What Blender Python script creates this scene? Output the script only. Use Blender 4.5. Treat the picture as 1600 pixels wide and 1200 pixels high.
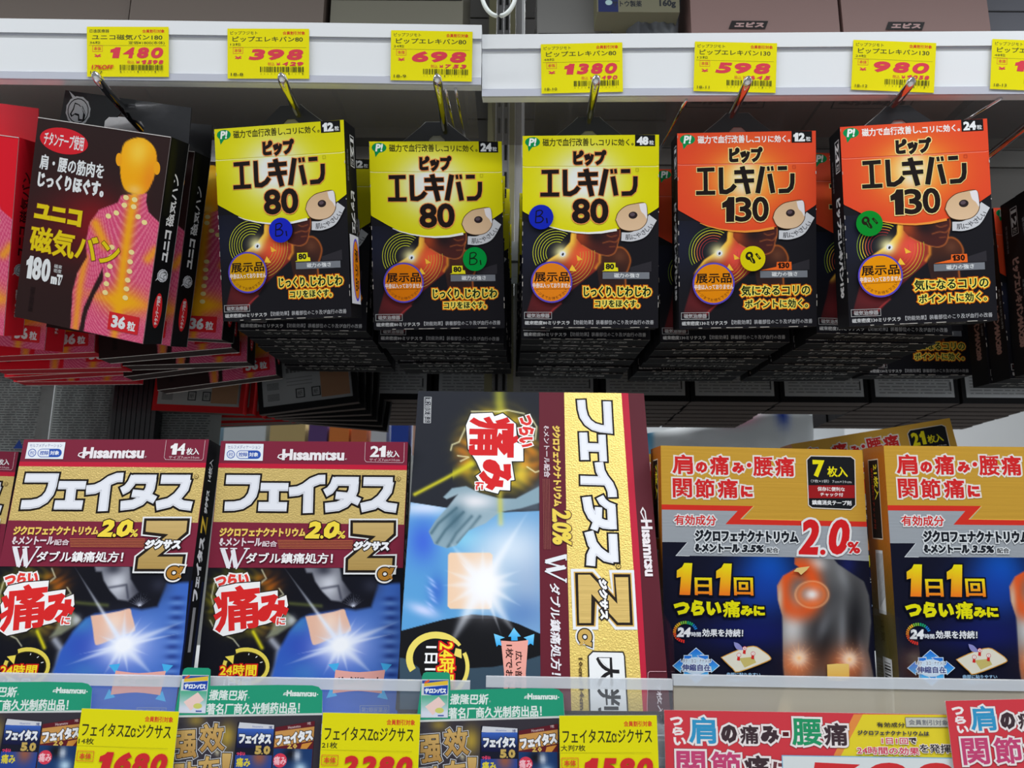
import bpy, math, random
import numpy as np
from mathutils import Matrix, Vector
R = math.radians
for o in list(bpy.data.objects): bpy.data.objects.remove(o)
SC = bpy.context.scene
COL = SC.collection
ZC = 1.30                                   # eye height above the floor
# ---------------------------------------------------------------- camera
p, r = R(11.5), R(0.4)
fw = Vector((0, math.cos(p), math.sin(p))); up0 = Vector((0, -math.sin(p), math.cos(p))); r0 = Vector((1, 0, 0))
rt = math.cos(r)*r0 + math.sin(r)*up0; up = -math.sin(r)*r0 + math.cos(r)*up0
cam = bpy.data.cameras.new('camera'); co = bpy.data.objects.new('camera', cam); COL.objects.link(co)
co.matrix_world = Matrix(((rt.x, up.x, -fw.x, 0), (rt.y, up.y, -fw.y, 0), (rt.z, up.z, -fw.z, ZC), (0, 0, 0, 1)))
cam.sensor_width = 36; cam.lens = 27; cam.clip_start = .01; cam.clip_end = 50
cam.dof.use_dof = True; cam.dof.focus_distance = .55; cam.dof.aperture_fstop = 14
SC.camera = co
# ---------------------------------------------------------------- world, lamps, exposure
w = bpy.data.worlds.new('world'); SC.world = w; w.use_nodes = True
bg = w.node_tree.nodes['Background']; bg.inputs[0].default_value = (.93, .97, 1, 1); bg.inputs[1].default_value = .26
def area(name, loc, rot, sx, sy, e, col=(1, 1, 1)):
    l = bpy.data.lights.new(name, 'AREA'); l.shape = 'RECTANGLE'; l.size = sx; l.size_y = sy; l.energy = e; l.color = col
    o = bpy.data.objects.new(name, l); COL.objects.link(o); o.location = loc; o.rotation_euler = rot
    return o
area('ceiling_light', (-.9, -.75, ZC+1.25), (R(-30), 0, 0), .25, 2.4, 27, (.93, .97, 1))
area('ceiling_light', (.6, -.75, ZC+1.25), (R(-30), 0, 0), .25, 2.4, 27, (.93, .97, 1))
area('canopy_light', (-.2, .14, ZC+.84), (R(-30), 0, 0), 2.6, .08, 25, (.97, .99, 1))
area('aisle_light', (.1, 2.0, ZC+1.6), (R(0), 0, 0), 2.5, .4, 60, (.95, .98, 1))
area('shelf_fill', (-.30, .549, ZC+.354), (R(120), 0, 0), .75, .02, .34, (.96, .98, 1))  # added fill lamps behind both rails, aimed up and back to brighten the shelf underside
area('shelf_fill', (.32, .549, ZC+.350), (R(120), 0, 0), .62, .02, .26, (.96, .98, 1))
SC.view_settings.view_transform = 'Standard'; SC.view_settings.look = 'None'
SC.view_settings.exposure = 0.0; SC.view_settings.gamma = 1; SC.view_settings.use_curve_mapping = False
# ---------------------------------------------------------------- materials
def lin(c):
    c = np.asarray(c, float)/255.
    return np.where(c <= .04045, c/12.92, ((c+.055)/1.055)**2.4)
def mat(name, col=None, rough=.5, metal=0, spec=.5, coat=0, trans=0, emis=None, bump=None, coatr=.1):
    m = bpy.data.materials.new(name); m.use_nodes = True; nt = m.node_tree; b = nt.nodes['Principled BSDF']
    if col is None:
        a = nt.nodes.new('ShaderNodeAttribute'); a.attribute_name = 'Col'; nt.links.new(a.outputs['Color'], b.inputs['Base Color'])
    else: b.inputs['Base Color'].default_value = (*lin(col), 1)
    b.inputs['Roughness'].default_value = rough; b.inputs['Metallic'].default_value = metal
    b.inputs['Specular IOR Level'].default_value = spec; b.inputs['Coat Weight'].default_value = coat; b.inputs['Coat Roughness'].default_value = coatr
    b.inputs['Transmission Weight'].default_value = trans
    if emis: b.inputs['Emission Color'].default_value = (*lin(emis[0]), 1); b.inputs['Emission Strength'].default_value = emis[1]
    if bump:
        sc, st, stretch = bump
        tc = nt.nodes.new('ShaderNodeTexCoord'); mp = nt.nodes.new('ShaderNodeMapping'); mp.inputs['Scale'].default_value = stretch
        n = nt.nodes.new('ShaderNodeTexNoise'); n.inputs['Scale'].default_value = sc; n.inputs['Detail'].default_value = 2
        bp = nt.nodes.new('ShaderNodeBump'); bp.inputs['Strength'].default_value = st; bp.inputs['Distance'].default_value = .0004
        nt.links.new(tc.outputs['Object'], mp.inputs['Vector']); nt.links.new(mp.outputs[0], n.inputs['Vector'])
        nt.links.new(n.outputs['Fac'], bp.inputs['Height']); nt.links.new(bp.outputs[0], b.inputs['Normal'])
    return m
PRINT = mat('printed_card', None, .5, spec=.12, coat=.02, coatr=.2)
GOLD = mat('gold_foil_grain', None, .38, metal=.35, bump=(900, .9, (1, 1, 1)))
BRUSH = mat('brushed_gold_foil', None, .36, metal=.3, bump=(500, .4, (.03, 1, 1)))
PAPER = mat('matt_paper', None, .8, spec=.06)
MATS = [PRINT, GOLD, BRUSH, PAPER]
CHROME = mat('chrome', (225, 225, 228), .07, metal=1)
RAILW = mat('white_plastic', (236, 239, 243), .3, spec=.5, coat=.2)
RAILG = mat('rail_grey_lip', (196, 199, 212), .3)
STEELG = mat('upright_grey', (150, 150, 152), .5, metal=.2)
STEELO = mat('upright_olive', (150, 146, 112), .5, metal=.1)
PANEL = mat('back_panel_grey', (112, 110, 108), .55)
DARK = mat('dark_slot', (14, 14, 15), .7)
SHELFW = mat('shelf_white', (205, 208, 210), .5)
BLACKTAB = mat('black_coated_card', (24, 25, 30), .33, coat=.3, bump=(250, .25, (1, 1, 1)))
def clear(name, tint, haze, hcol=(215, 220, 230), gl=.06):
    m = bpy.data.materials.new(name); m.use_nodes = True; nt = m.node_tree; nt.nodes.clear()
    o = nt.nodes.new('ShaderNodeOutputMaterial'); t = nt.nodes.new('ShaderNodeBsdfTransparent'); d = nt.nodes.new('ShaderNodeBsdfDiffuse'); g = nt.nodes.new('ShaderNodeBsdfGlossy')
    t.inputs[0].default_value = (*lin(tint), 1); d.inputs[0].default_value = (*lin(hcol), 1); g.inputs['Roughness'].default_value = .12
    a = nt.nodes.new('ShaderNodeMixShader'); b = nt.nodes.new('ShaderNodeMixShader'); f = nt.nodes.new('ShaderNodeFresnel'); f.inputs[0].default_value = 1.45
    mm = nt.nodes.new('ShaderNodeMath'); mm.operation = 'MULTIPLY'; mm.inputs[1].default_value = gl*8
    a.inputs[0].default_value = haze
    nt.links.new(t.outputs[0], a.inputs[1]); nt.links.new(d.outputs[0], a.inputs[2]); nt.links.new(f.outputs[0], mm.inputs[0])
    nt.links.new(mm.outputs[0], b.inputs[0]); nt.links.new(a.outputs[0], b.inputs[1]); nt.links.new(g.outputs[0], b.inputs[2]); nt.links.new(b.outputs[0], o.inputs[0])
    return m
ACRYL = clear('clear_acrylic', (246, 248, 250), .10)
ACRYLF = clear('frosted_acrylic', (246, 246, 242), .50, (214, 206, 188))
CLEAR = clear('thin_clear', (253, 253, 253), .0, gl=.02)
ACRYLEDGE = clear('acrylic_edge', (235, 240, 245), .55, (228, 232, 238))
GLASSR = clear('clear_shelf_glass', (222, 220, 218), .08, (150, 147, 143), .03)
GLASS = clear('smoky_shelf_glass', (215, 213, 210), .22, (150, 147, 143), .03)
FILM = clear('clear_film', (230, 232, 236), .16, (200, 200, 205), .12)
# ---------------------------------------------------------------- tagging
def tag(o, label=None, cat=None, group=None, kind=None):
    if label: o['label'] = label
    if cat: o['category'] = cat
    if group: o['group'] = group
    if kind: o['kind'] = kind
    return o
def empty(name, M):
    o = bpy.data.objects.new(name, None); COL.objects.link(o); o.empty_display_size = .02; o.matrix_world = M; return o
def pose(x, y, z, yaw=0, pit=0, rol=0):
    return Matrix.Translation((x, y, z+ZC)) @ Matrix.Rotation(R(yaw), 4, 'Z') @ Matrix.Rotation(R(pit), 4, 'X') @ Matrix.Rotation(R(rol), 4, 'Y')
def copy_tree(o, parent=None):
    c = o.copy(); COL.objects.link(c); c.parent = parent
    for ch in o.children: copy_tree(ch, c)
    return c
# ---------------------------------------------------------------- flat-print engine: glyphs and shapes as thin geometry
_G = {}
def glyph(s, res):
    k = (s, res)
    if k in _G: return _G[k]
    if s == '1':
        V = np.array([(.24, 0), (.66, 0), (.66, 1), (.36, 1), (.26, .87), (0, .76), (0, .6), (.24, .64)]); _G[k] = (V, [(0, 1, 2, 3), (0, 3, 4, 7), (4, 5, 6, 7)], [list(range(8))]); return _G[k]
    c = bpy.data.curves.new('t', 'FONT'); c.body = s; c.resolution_u = res
    o = bpy.data.objects.new('t', c); COL.objects.link(o)
    bpy.context.view_layer.update()
    m = o.to_mesh()
    V = np.array([(v.co.x, v.co.y) for v in m.vertices]).reshape(-1, 2)
    P = [tuple(q.vertices) for q in m.polygons]
    o.to_mesh_clear(); bpy.data.objects.remove(o); bpy.data.curves.remove(c)
    P2 = []
    for q in P:
        a = sum(V[q[i]][0]*V[q[(i+1) % len(q)]][1]-V[q[(i+1) % len(q)]][0]*V[q[i]][1] for i in range(len(q)))
        P2.append(q if a > 0 else q[::-1])
    H = set()
    for q in P2:
        for i in range(len(q)): H.add((q[i], q[(i+1) % len(q)]))
    nx = {}
    for a, b in H:
        if (b, a) not in H: nx.setdefault(a, []).append(b)
    L = []
    while nx:
        a = next(iter(nx)); lp = [a]; b = nx[a].pop()
        if not nx[a]: del nx[a]
        while b != lp[0] and b in nx:
            lp.append(b); c2 = nx[b].pop()
            if not nx[b]: del nx[b]
            b = c2
        if len(lp) > 2: L.append(lp)
    _G[k] = (V, P2, L)
    return _G[k]
def strip(V, L, w):
    VV, F = [], []; base = 0
    for lp in L:
        Q = V[lp]; n = len(lp)
        d = np.roll(Q, -1, 0)-Q; ln = np.hypot(d[:, 0], d[:, 1])+1e-9; nr = np.stack([d[:, 1], -d[:, 0]], 1)/ln[:, None]
        pr = np.roll(nr, 1, 0); m = nr+pr; dt = 1+(nr*pr).sum(1); m = m/np.maximum(dt, .32)[:, None]; ml = np.hypot(m[:, 0], m[:, 1])[:, None]; m = m*np.minimum(1, 1.4/np.maximum(ml, 1e-6))
        VV += [Q, Q+m*w]
        F += [(base+i, base+(i+1) % n, base+n+(i+1) % n, base+n+i) for i in range(n)]
        base += 2*n
    return (np.concatenate(VV) if VV else np.zeros((0, 2))), F
def homog(src, W, H):
    A = []; b = []
    for (x, y), (u, v) in zip(src, [(0, 0), (W, 0), (W, H), (0, H)]):
        A += [[x, y, 1, 0, 0, 0, -u*x, -u*y], [0, 0, 0, x, y, 1, -v*x, -v*y]]; b += [u, v]
    return np.append(np.linalg.solve(np.array(A, float), np.array(b, float)), 1).reshape(3, 3)
def inpoly(X, Y, pts):
    ins = np.zeros(X.shape, bool); n = len(pts)
    for i in range(n):
        x1, y1 = pts[i]; x2, y2 = pts[(i+1) % n]
        if y1 == y2: continue
        c = ((y1 > Y) != (y2 > Y)) & (X < (x2-x1)*(Y-y1)/(y2-y1)+x1); ins ^= c
    return ins
def dline(X, Y, pts):
    D = np.full(X.shape, 1e9)
    for (x1, y1), (x2, y2) in zip(pts[:-1], pts[1:]):
        dx, dy = x2-x1, y2-y1; t = np.clip(((X-x1)*dx+(Y-y1)*dy)/(dx*dx+dy*dy+1e-9), 0, 1)
        D = np.minimum(D, np.hypot(X-x1-t*dx, Y-y1-t*dy))
    return D
def soft(X, Y, pts, s):                      # soft-edged polygon mask
    m = inpoly(X, Y, pts); d = dline(X, Y, list(pts)+[pts[0]])
    return np.clip(.5+np.where(m, d, -d)/s, 0, 1)
def mix(C, col, a): return C*(1-a[..., None])+np.asarray(col, float)*a[..., None]
def gauss(X, Y, cx, cy, sx, sy=None, rot=0):
    sy = sy or sx; c, s = math.cos(R(rot)), math.sin(R(rot)); dx, dy = X-cx, Y-cy
    return np.exp(-(((dx*c+dy*s)/sx)**2+((-dx*s+dy*c)/sy)**2))
def raym(X, Y, cx, cy, ang, ln, wd):         # a light ray drawn in an artwork
    a = R(ang); dx, dy = X-cx, Y-cy; al = dx*math.cos(a)+dy*math.sin(a); ac = -dx*math.sin(a)+dy*math.cos(a)
    return np.where(al > 0, np.exp(-(ac/(wd*(1-np.clip(al/ln, 0, .85))))**2)*np.clip(1-al/ln, 0, 1), 0)
def curve(pts, n=6):                          # Catmull-Rom through points
    P = [np.array(q, float) for q in pts]; P = [2*P[0]-P[1]]+P+[2*P[-1]-P[-2]]; out = []
    for i in range(1, len(P)-2):
        for k in range(n):
            t = k/n; out.append(tuple(.5*((2*P[i])+(-P[i-1]+P[i+1])*t+(2*P[i-1]-5*P[i]+4*P[i+1]-P[i+2])*t*t+(-P[i-1]+3*P[i]-3*P[i+1]+P[i+2])*t**3)))
    out.append(tuple(P[-2])); return out
DL = 5e-6
JIT = np.random.RandomState(1).rand(4096)*3.6e-6
class Art:
    def __init__(s): s.V = []; s.F = []; s.C = []; s.M = []; s.n = 0; s.k = 0
    def plane(s, o, ux, vv, nrm, W, H, quad=None):
        s.o = np.array(o, float); s.ux = np.array(ux, float)/W; s.vv = np.array(vv, float)/H; s.nr = np.array(nrm, float); s.W = W; s.H = H
        s.Hm = homog(quad or [(0, 0), (W, 0), (W, H), (0, H)], W, H); s.k = 0; s.zm = (0, 0, 1); s.zoom(0, 0, 1); return s
    def front(s, w, h, W, H, quad=None): return s.plane((-w/2, 0, h), (w, 0, 0), (0, 0, -h), (0, -1, 0), W, H, quad)
    def zoom(s, ox, oy, sc):
        s.zm = (ox, oy, sc)
        # local units per input unit near the centre
        pi = np.linalg.inv(s.Hm) @ np.array([s.W/2, s.H/2, 1]); px, py = pi[:2]/pi[2]
        a = s.raw(np.array([[px, py], [px+1, py], [px, py+1]])); s.L = .5*(np.hypot(*(a[1]-a[0]))+np.hypot(*(a[2]-a[0])))/sc
        return s
    def raw(s, P):
        q = np.c_[P, np.ones(len(P))] @ s.Hm.T; return q[:, :2]/q[:, 2:3]
    def uv(s, P):
        P = np.asarray(P, float).reshape(-1, 2); return s.raw(P/s.zm[2]+np.array(s.zm[:2]))
    def add(s, UV, F, C, m=0):
        if not len(UV) or not F: return
        UV = np.stack([np.clip(UV[:, 0], 0, s.W), np.clip(UV[:, 1], 0, s.H)], 1)
        P = s.o+UV[:, :1]*s.ux+UV[:, 1:2]*s.vv+s.nr*(s.k*DL); 
        if len(UV) > 4 and len(UV) < 4000: P = P+s.nr*np.resize(JIT, len(UV))[:, None]
        C = np.asarray(C, float); C = lin(C); C = np.broadcast_to(C, (len(UV), 3)) if C.ndim == 1 else C
        s.V.append(P); s.C.append(C); s.F += [tuple(i+s.n for i in f) for f in F]; s.M += [m]*len(F); s.n += len(UV)
    def add3(s, P, F, C, m=0):
        P = np.asarray(P, float); s.V.append(P); s.C.append(np.broadcast_to(lin(C), (len(P), 3))); s.F += [tuple(i+s.n for i in f) for f in F]; s.M += [m]*len(F); s.n += len(P)
    def rect(s, x0, y0, x1, y1, c, m=0, o=None): return s.poly([(x0, y0), (x1, y0), (x1, y1), (x0, y1)], c, m, o)
    def fill(s, c, m=0):
        s.k += 1; s.add(np.array([[0, 0], [s.W, 0], [s.W, s.H], [0, s.H]], float), [(0, 1, 2, 3)], c, m); return s
    def poly(s, pts, c, m=0, o=None):
        from mathutils.geometry import tessellate_polygon
        U = s.uv(pts); T = [tuple(t) for t in tessellate_polygon([[Vector((a, b, 0)) for a, b in U]])]
        if o:
            ar = sum(U[i][0]*U[(i+1) % len(U)][1]-U[(i+1) % len(U)][0]*U[i][1] for i in range(len(U)))
            lp = list(range(len(U))) if ar > 0 else list(range(len(U)))[::-1]
            for w, cc in o:
                s.k += 1; V2, F2 = strip(U, [lp], w*s.L); s.add(V2, F2, cc); s.k += 1; s.add(U, T, cc, 0)
        s.k += 1
        if isinstance(c, tuple) and len(c) == 2 and hasattr(c[0], '__len__'):
            t = (U[:, 1]-U[:, 1].min())/(np.ptp(U[:, 1])+1e-9); c = np.array(c[0])*(1-t)[:, None]+np.array(c[1])*t[:, None]
        s.add(U, T, c, m); return s
    def ell(s, cx, cy, rx, ry, c, rot=0, n=32, m=0, o=None):
        a = np.linspace(0, 2*math.pi, n, endpoint=False); q, t = math.cos(R(rot)), math.sin(R(rot))
        return s.poly([(cx+rx*math.cos(k)*q-ry*math.sin(k)*t, cy+rx*math.cos(k)*t+ry*math.sin(k)*q) for k in a], c, m, o)
    def line(s, pts, w, c, closed=False, m=0, w1=None, ext=0):
        U = s.uv(pts); n = len(U)
        if ext and not closed:
            d = U[0]-U[1]; U[0] = U[0]+d/np.hypot(*d)*ext*s.L; d = U[-1]-U[-2]; U[-1] = U[-1]+d/np.hypot(*d)*ext*s.L
        d = (np.roll(U, -1, 0)-U); d /= (np.hypot(d[:, 0], d[:, 1])+1e-9)[:, None]
        nr = np.stack([-d[:, 1], d[:, 0]], 1); pr = np.roll(nr, 1, 0)
        if not closed: nr[-1] = nr[-2]; pr[0] = nr[0]
        mm = (nr+pr)/np.maximum(1+(nr*pr).sum(1), .35)[:, None]
        ww = (np.linspace(w, w1 if w1 is not None else w, n)*s.L/2)[:, None]
        VV = np.concatenate([U+mm*ww, U-mm*ww]); e = n if closed else n-1
        s.k += 1; s.add(VV, [(i, (i+1) % n, n+(i+1) % n, n+i) for i in range(e)], c, m); return s
    def arc(s, cx, cy, rx, ry, a0, a1, w, c, n=20, **k):
        return s.line([(cx+rx*math.cos(R(a)), cy+ry*math.sin(R(a))) for a in np.linspace(a0, a1, n)], w, c, **k)
    def strokes(s, L, c, o=None):             # letters made of thick strokes: [(points, width)]
        for w, cc in (o or []):
            for pts, wd in L: s.line(pts, wd+2*w, cc, ext=w)
        for pts, wd in L: s.line(pts, wd, c)
        return s
    def T(s, t, x0, y0, x1, y1, c, b=0, o=None, r=0, sh=0, m=0, res=None):
        if t in ('2.0', '5.0') and r == 0:
            w = x1-x0; s.T(t[0], x0, y0, x0+w*.43, y1, c, b, o, 0, sh, m, res); s.T('0', x0+w*.56, y0, x1, y1, c, b, o, 0, sh, m, res); q = w*.05; return s.ell(x0+w*.475, y1-q, q, q, c if not isinstance(c[0], tuple) else c[1], o=o)
        if r == 0 and t.isdigit() and len(t) > 1 and '1' in t:
            ws = [.74 if q == '1' else 1. for q in t]; tot = sum(ws); x = x0
            for q, wq in zip(t, ws): d = (x1-x0)*wq/tot; s.T(q, x, y0, x+d*.97, y1, c, b, o, 0, sh, m, res); x += d
            return s
        (u0, v0), (u1, v1) = s.uv([(x0, y0), (x1, y1)])
        u0, u1 = min(u0, u1), max(u0, u1); v0, v1 = min(v0, v1), max(v0, v1)
        ide = any('\u4e00' <= q <= '\u9fff' for q in t); hh = (u1-u0) if r in (90, -90) else (v1-v0)
        cw = ((v1-v0) if r in (90, -90) else (u1-u0))/len(t)*1.25; b = min(b*s.L, min(hh, cw)*((.032 if len(t) == 1 else .028) if ide else .085)); w, h = u1-u0-2*b, v1-v0-2*b
        if r in (90, -90): w, h = h, w
        px = s.L and h
        V, P, L = glyph(t, res or (1 if px < 7 else 2 if px < 26 else 4))
        if not len(V): return s
        V = V.copy(); V[:, 0] += V[:, 1]*sh; mn, mx = V.min(0), V.max(0); V = (V-mn)/np.maximum(mx-mn, 1e-6)*np.array([max(w, .3), max(h, .3)])-np.array([w, h])/2
        def put(Q, F, cc):
            if r == 90: U = np.stack([Q[:, 1], Q[:, 0]], 1)
            elif r == -90: U = np.stack([-Q[:, 1], -Q[:, 0]], 1)
            else:
                U = np.stack([Q[:, 0], -Q[:, 1]], 1)
                if r: a = R(r); U = U @ np.array([[math.cos(a), math.sin(a)], [-math.sin(a), math.cos(a)]])
            U = U+np.array([(u0+u1)/2, (v0+v1)/2])
            if isinstance(cc, tuple) and len(cc) == 2 and hasattr(cc[0], '__len__'):
                tt = np.clip((U[:, 1]-v0)/(v1-v0+1e-9), 0, 1)[:, None]; cc = np.array(cc[0])*(1-tt)+np.array(cc[1])*tt
            s.add(U, F, cc, m)
        for ow, oc in (o or []):
            s.k += 1; V2, F2 = strip(V, L, b+ow*s.L); put(V2, F2, oc); s.k += 1; put(V, P, oc)
        if b > 0: s.k += 1; V2, F2 = strip(V, L, b); put(V2, F2, c)
        s.k += 1; put(V, P, c)
        return s
    def Ch(s, t, cx, cy, size, rot, c, b=0):  # one character of a given size, turned
        V, P, L = glyph(t, 1); V = V*size*s.L/.95
        V = V-(V.min(0)+V.max(0))/2; (u, v), = s.uv([(cx, cy)]); a = R(rot); M = np.array([[math.cos(a), math.sin(a)], [-math.sin(a), math.cos(a)]])
        s.k += 1
        for Q, F in ([(V, P)]+([strip(V, L, b*s.L)] if b else [])):
            if len(Q): s.add(np.stack([Q[:, 0], -Q[:, 1]], 1) @ M+np.array([u, v]), F, c)
        return s
    def G(s, x0, y0, x1, y1, nx, ny, fn, m=0, top=None, bot=None):  # a patch of artwork whose ink varies smoothly
        xs = np.linspace(x0, x1, nx); T = np.linspace(0, 1, ny)
        yt = np.interp(xs, *zip(*top)) if top else np.full(nx, y0); yb = np.interp(xs, *zip(*bot)) if bot else np.full(nx, y1)
        X = np.broadcast_to(xs, (ny, nx)); Y = yt[None]*(1-T[:, None])+yb[None]*T[:, None]
        C = np.clip(fn(X, Y), 0, 255); U = s.uv(np.stack([X.ravel(), Y.ravel()], 1))
        i = np.arange((ny-1)*nx).reshape(ny-1, nx)[:, :-1].ravel()
        s.k += 1; s.add(U, list(zip(i.tolist(), (i+1).tolist(), (i+nx+1).tolist(), (i+nx).tolist())), C.reshape(-1, 3), m); return s
    def carton(s, w, h, t, side, top, bottom, back, e=.0006, m=0):
        x = w/2
        for i, (F, c) in enumerate((([(0, 3, 7, 4)], side), ([(1, 5, 6, 2)], side), ([(3, 2, 6, 7)], top), ([(0, 4, 5, 1)], bottom), ([(4, 7, 6, 5)], back), ([(0, 1, 2, 3)], side))):
            s.add3([(-x, 0, 0), (x, 0, 0), (x, 0, h), (-x, 0, h), (-x, t, 0), (x, t, 0), (x, t, h), (-x, t, h)], F, c, 3 if i == 3 else m)
        return s
    def mesh(s, name):
        m = bpy.data.meshes.new(name); V = np.concatenate(s.V); m.from_pydata(V.tolist(), [], s.F)
        a = m.color_attributes.new('Col', 'FLOAT_COLOR', 'POINT'); C = np.concatenate(s.C); a.data.foreach_set('color', np.c_[C, np.ones(len(C))].ravel().astype(np.float32))
        for q in MATS: m.materials.append(q)
        m.polygons.foreach_set('material_index', np.array(s.M, np.int32)); m.update(); return m
    def obj(s, name, parent=None, M=None):
        return link(name, s.mesh(name), parent, M)
def link(name, me, parent=None, M=None):
    o = bpy.data.objects.new(name, me); COL.objects.link(o)
    if parent is not None: o.parent = parent
    if M is not None: o.matrix_local = M
    return o
class MB:                                     # solid pieces
    def __init__(s): s.V = []; s.F = []; s.S = []
    def box(s, x0, x1, y0, y1, z0, z1, bev=0):
        n = len(s.V); s.V += [(x0, y0, z0), (x1, y0, z0), (x1, y1, z0), (x0, y1, z0), (x0, y0, z1), (x1, y0, z1), (x1, y1, z1), (x0, y1, z1)]
        for f in ((0, 3, 2, 1), (4, 5, 6, 7), (0, 1, 5, 4), (1, 2, 6, 5), (2, 3, 7, 6), (3, 0, 4, 7)): s.F.append(tuple(n+i for i in f)); s.S.append(False)
        return s
    def tube(s, pts, rad, n=12, cap=True):
        P = [Vector(q) for q in pts]; b = len(s.V); ref = Vector((0, 0, 1)) if abs((P[1]-P[0]).normalized().z) < .9 else Vector((1, 0, 0))
        for i, q in enumerate(P):
            d = ((P[min(i+1, len(P)-1)]-P[max(i-1, 0)])).normalized(); a = d.cross(ref).normalized(); c = a.cross(d)
            rr = rad[i] if hasattr(rad, '__len__') else rad
            for k in range(n): t = 2*math.pi*k/n; s.V.append(tuple(q+a*rr*math.cos(t)+c*rr*math.sin(t)))
        for i in range(len(P)-1):
            for k in range(n): s.F.append((b+i*n+k, b+i*n+(k+1) % n, b+(i+1)*n+(k+1) % n, b+(i+1)*n+k)); s.S.append(True)
        if cap:
            s.F += [tuple(b+k for k in range(n))[::-1], tuple(b+(len(P)-1)*n+k for k in range(n))]; s.S += [False, False]
        return s
    def prism(s, pts, y0, y1):                # outline in x-z pushed along y
        from mathutils.geometry import tessellate_polygon
        n = len(pts); b = len(s.V); s.V += [(x, y0, z) for x, z in pts]+[(x, y1, z) for x, z in pts]
        for t in tessellate_polygon([[Vector((x, z, 0)) for x, z in pts]]):
            s.F += [tuple(b+i for i in t), tuple(b+n+i for i in t[::-1])]; s.S += [False, False]
        for i in range(n): j = (i+1) % n; s.F.append((b+i, b+j, b+n+j, b+n+i)); s.S.append(False)
        return s
    def mesh(s, name, m):
        me = bpy.data.meshes.new(name); me.from_pydata(s.V, [], s.F); me.materials.append(m); me.polygons.foreach_set('use_smooth', s.S); me.update()
        import bmesh
        bm = bmesh.new(); bm.from_mesh(me); bmesh.ops.recalc_face_normals(bm, faces=bm.faces); bm.to_mesh(me); bm.free()
        return me
    def obj(s, name, m, parent=None, M=None): return link(name, s.mesh(name, m), parent, M)
WH = (228, 230, 232); BK = (24, 23, 27)
# ================================================================ artwork of the magnet-patch boxes (yellow and red)
DQ = [(816.5, 212.7), (1030, 210.5), (1028.5, 512), (816, 512.7)]
PW, PH, PT = .1035, .1465, .0235
RN = random.Random(5)
def worn(A, W, H, n=26, c=(196, 190, 184)):   # white scuffs along the card edges
    rn = random.Random(W*7+n)
    for i in range(n):
        a = rn.random(); l = rn.uniform(2, 9); e = rn.choice('lrbb')
        if e in 'lr': x = .4 if e == 'l' else W-.4; A.zm = (0, 0, 1); A_local(A, [(x, a*H), (x, a*H+l)], rn.uniform(.5, 1.3), c)
        else: A_local(A, [(a*W, H-.4), (a*W+l*1.6, H-.4)], rn.uniform(.6, 1.2), c)
def A_local(A, pts, w, c):
    U = np.array(pts, float); d = U[1]-U[0]; d /= np.hypot(*d); n = np.array([-d[1], d[0]])*w/2
    A.k += 1; A.add(np.array([U[0]-n, U[1]-n, U[1]+n, U[0]+n]), [(0, 1, 2, 3)], c)
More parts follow.
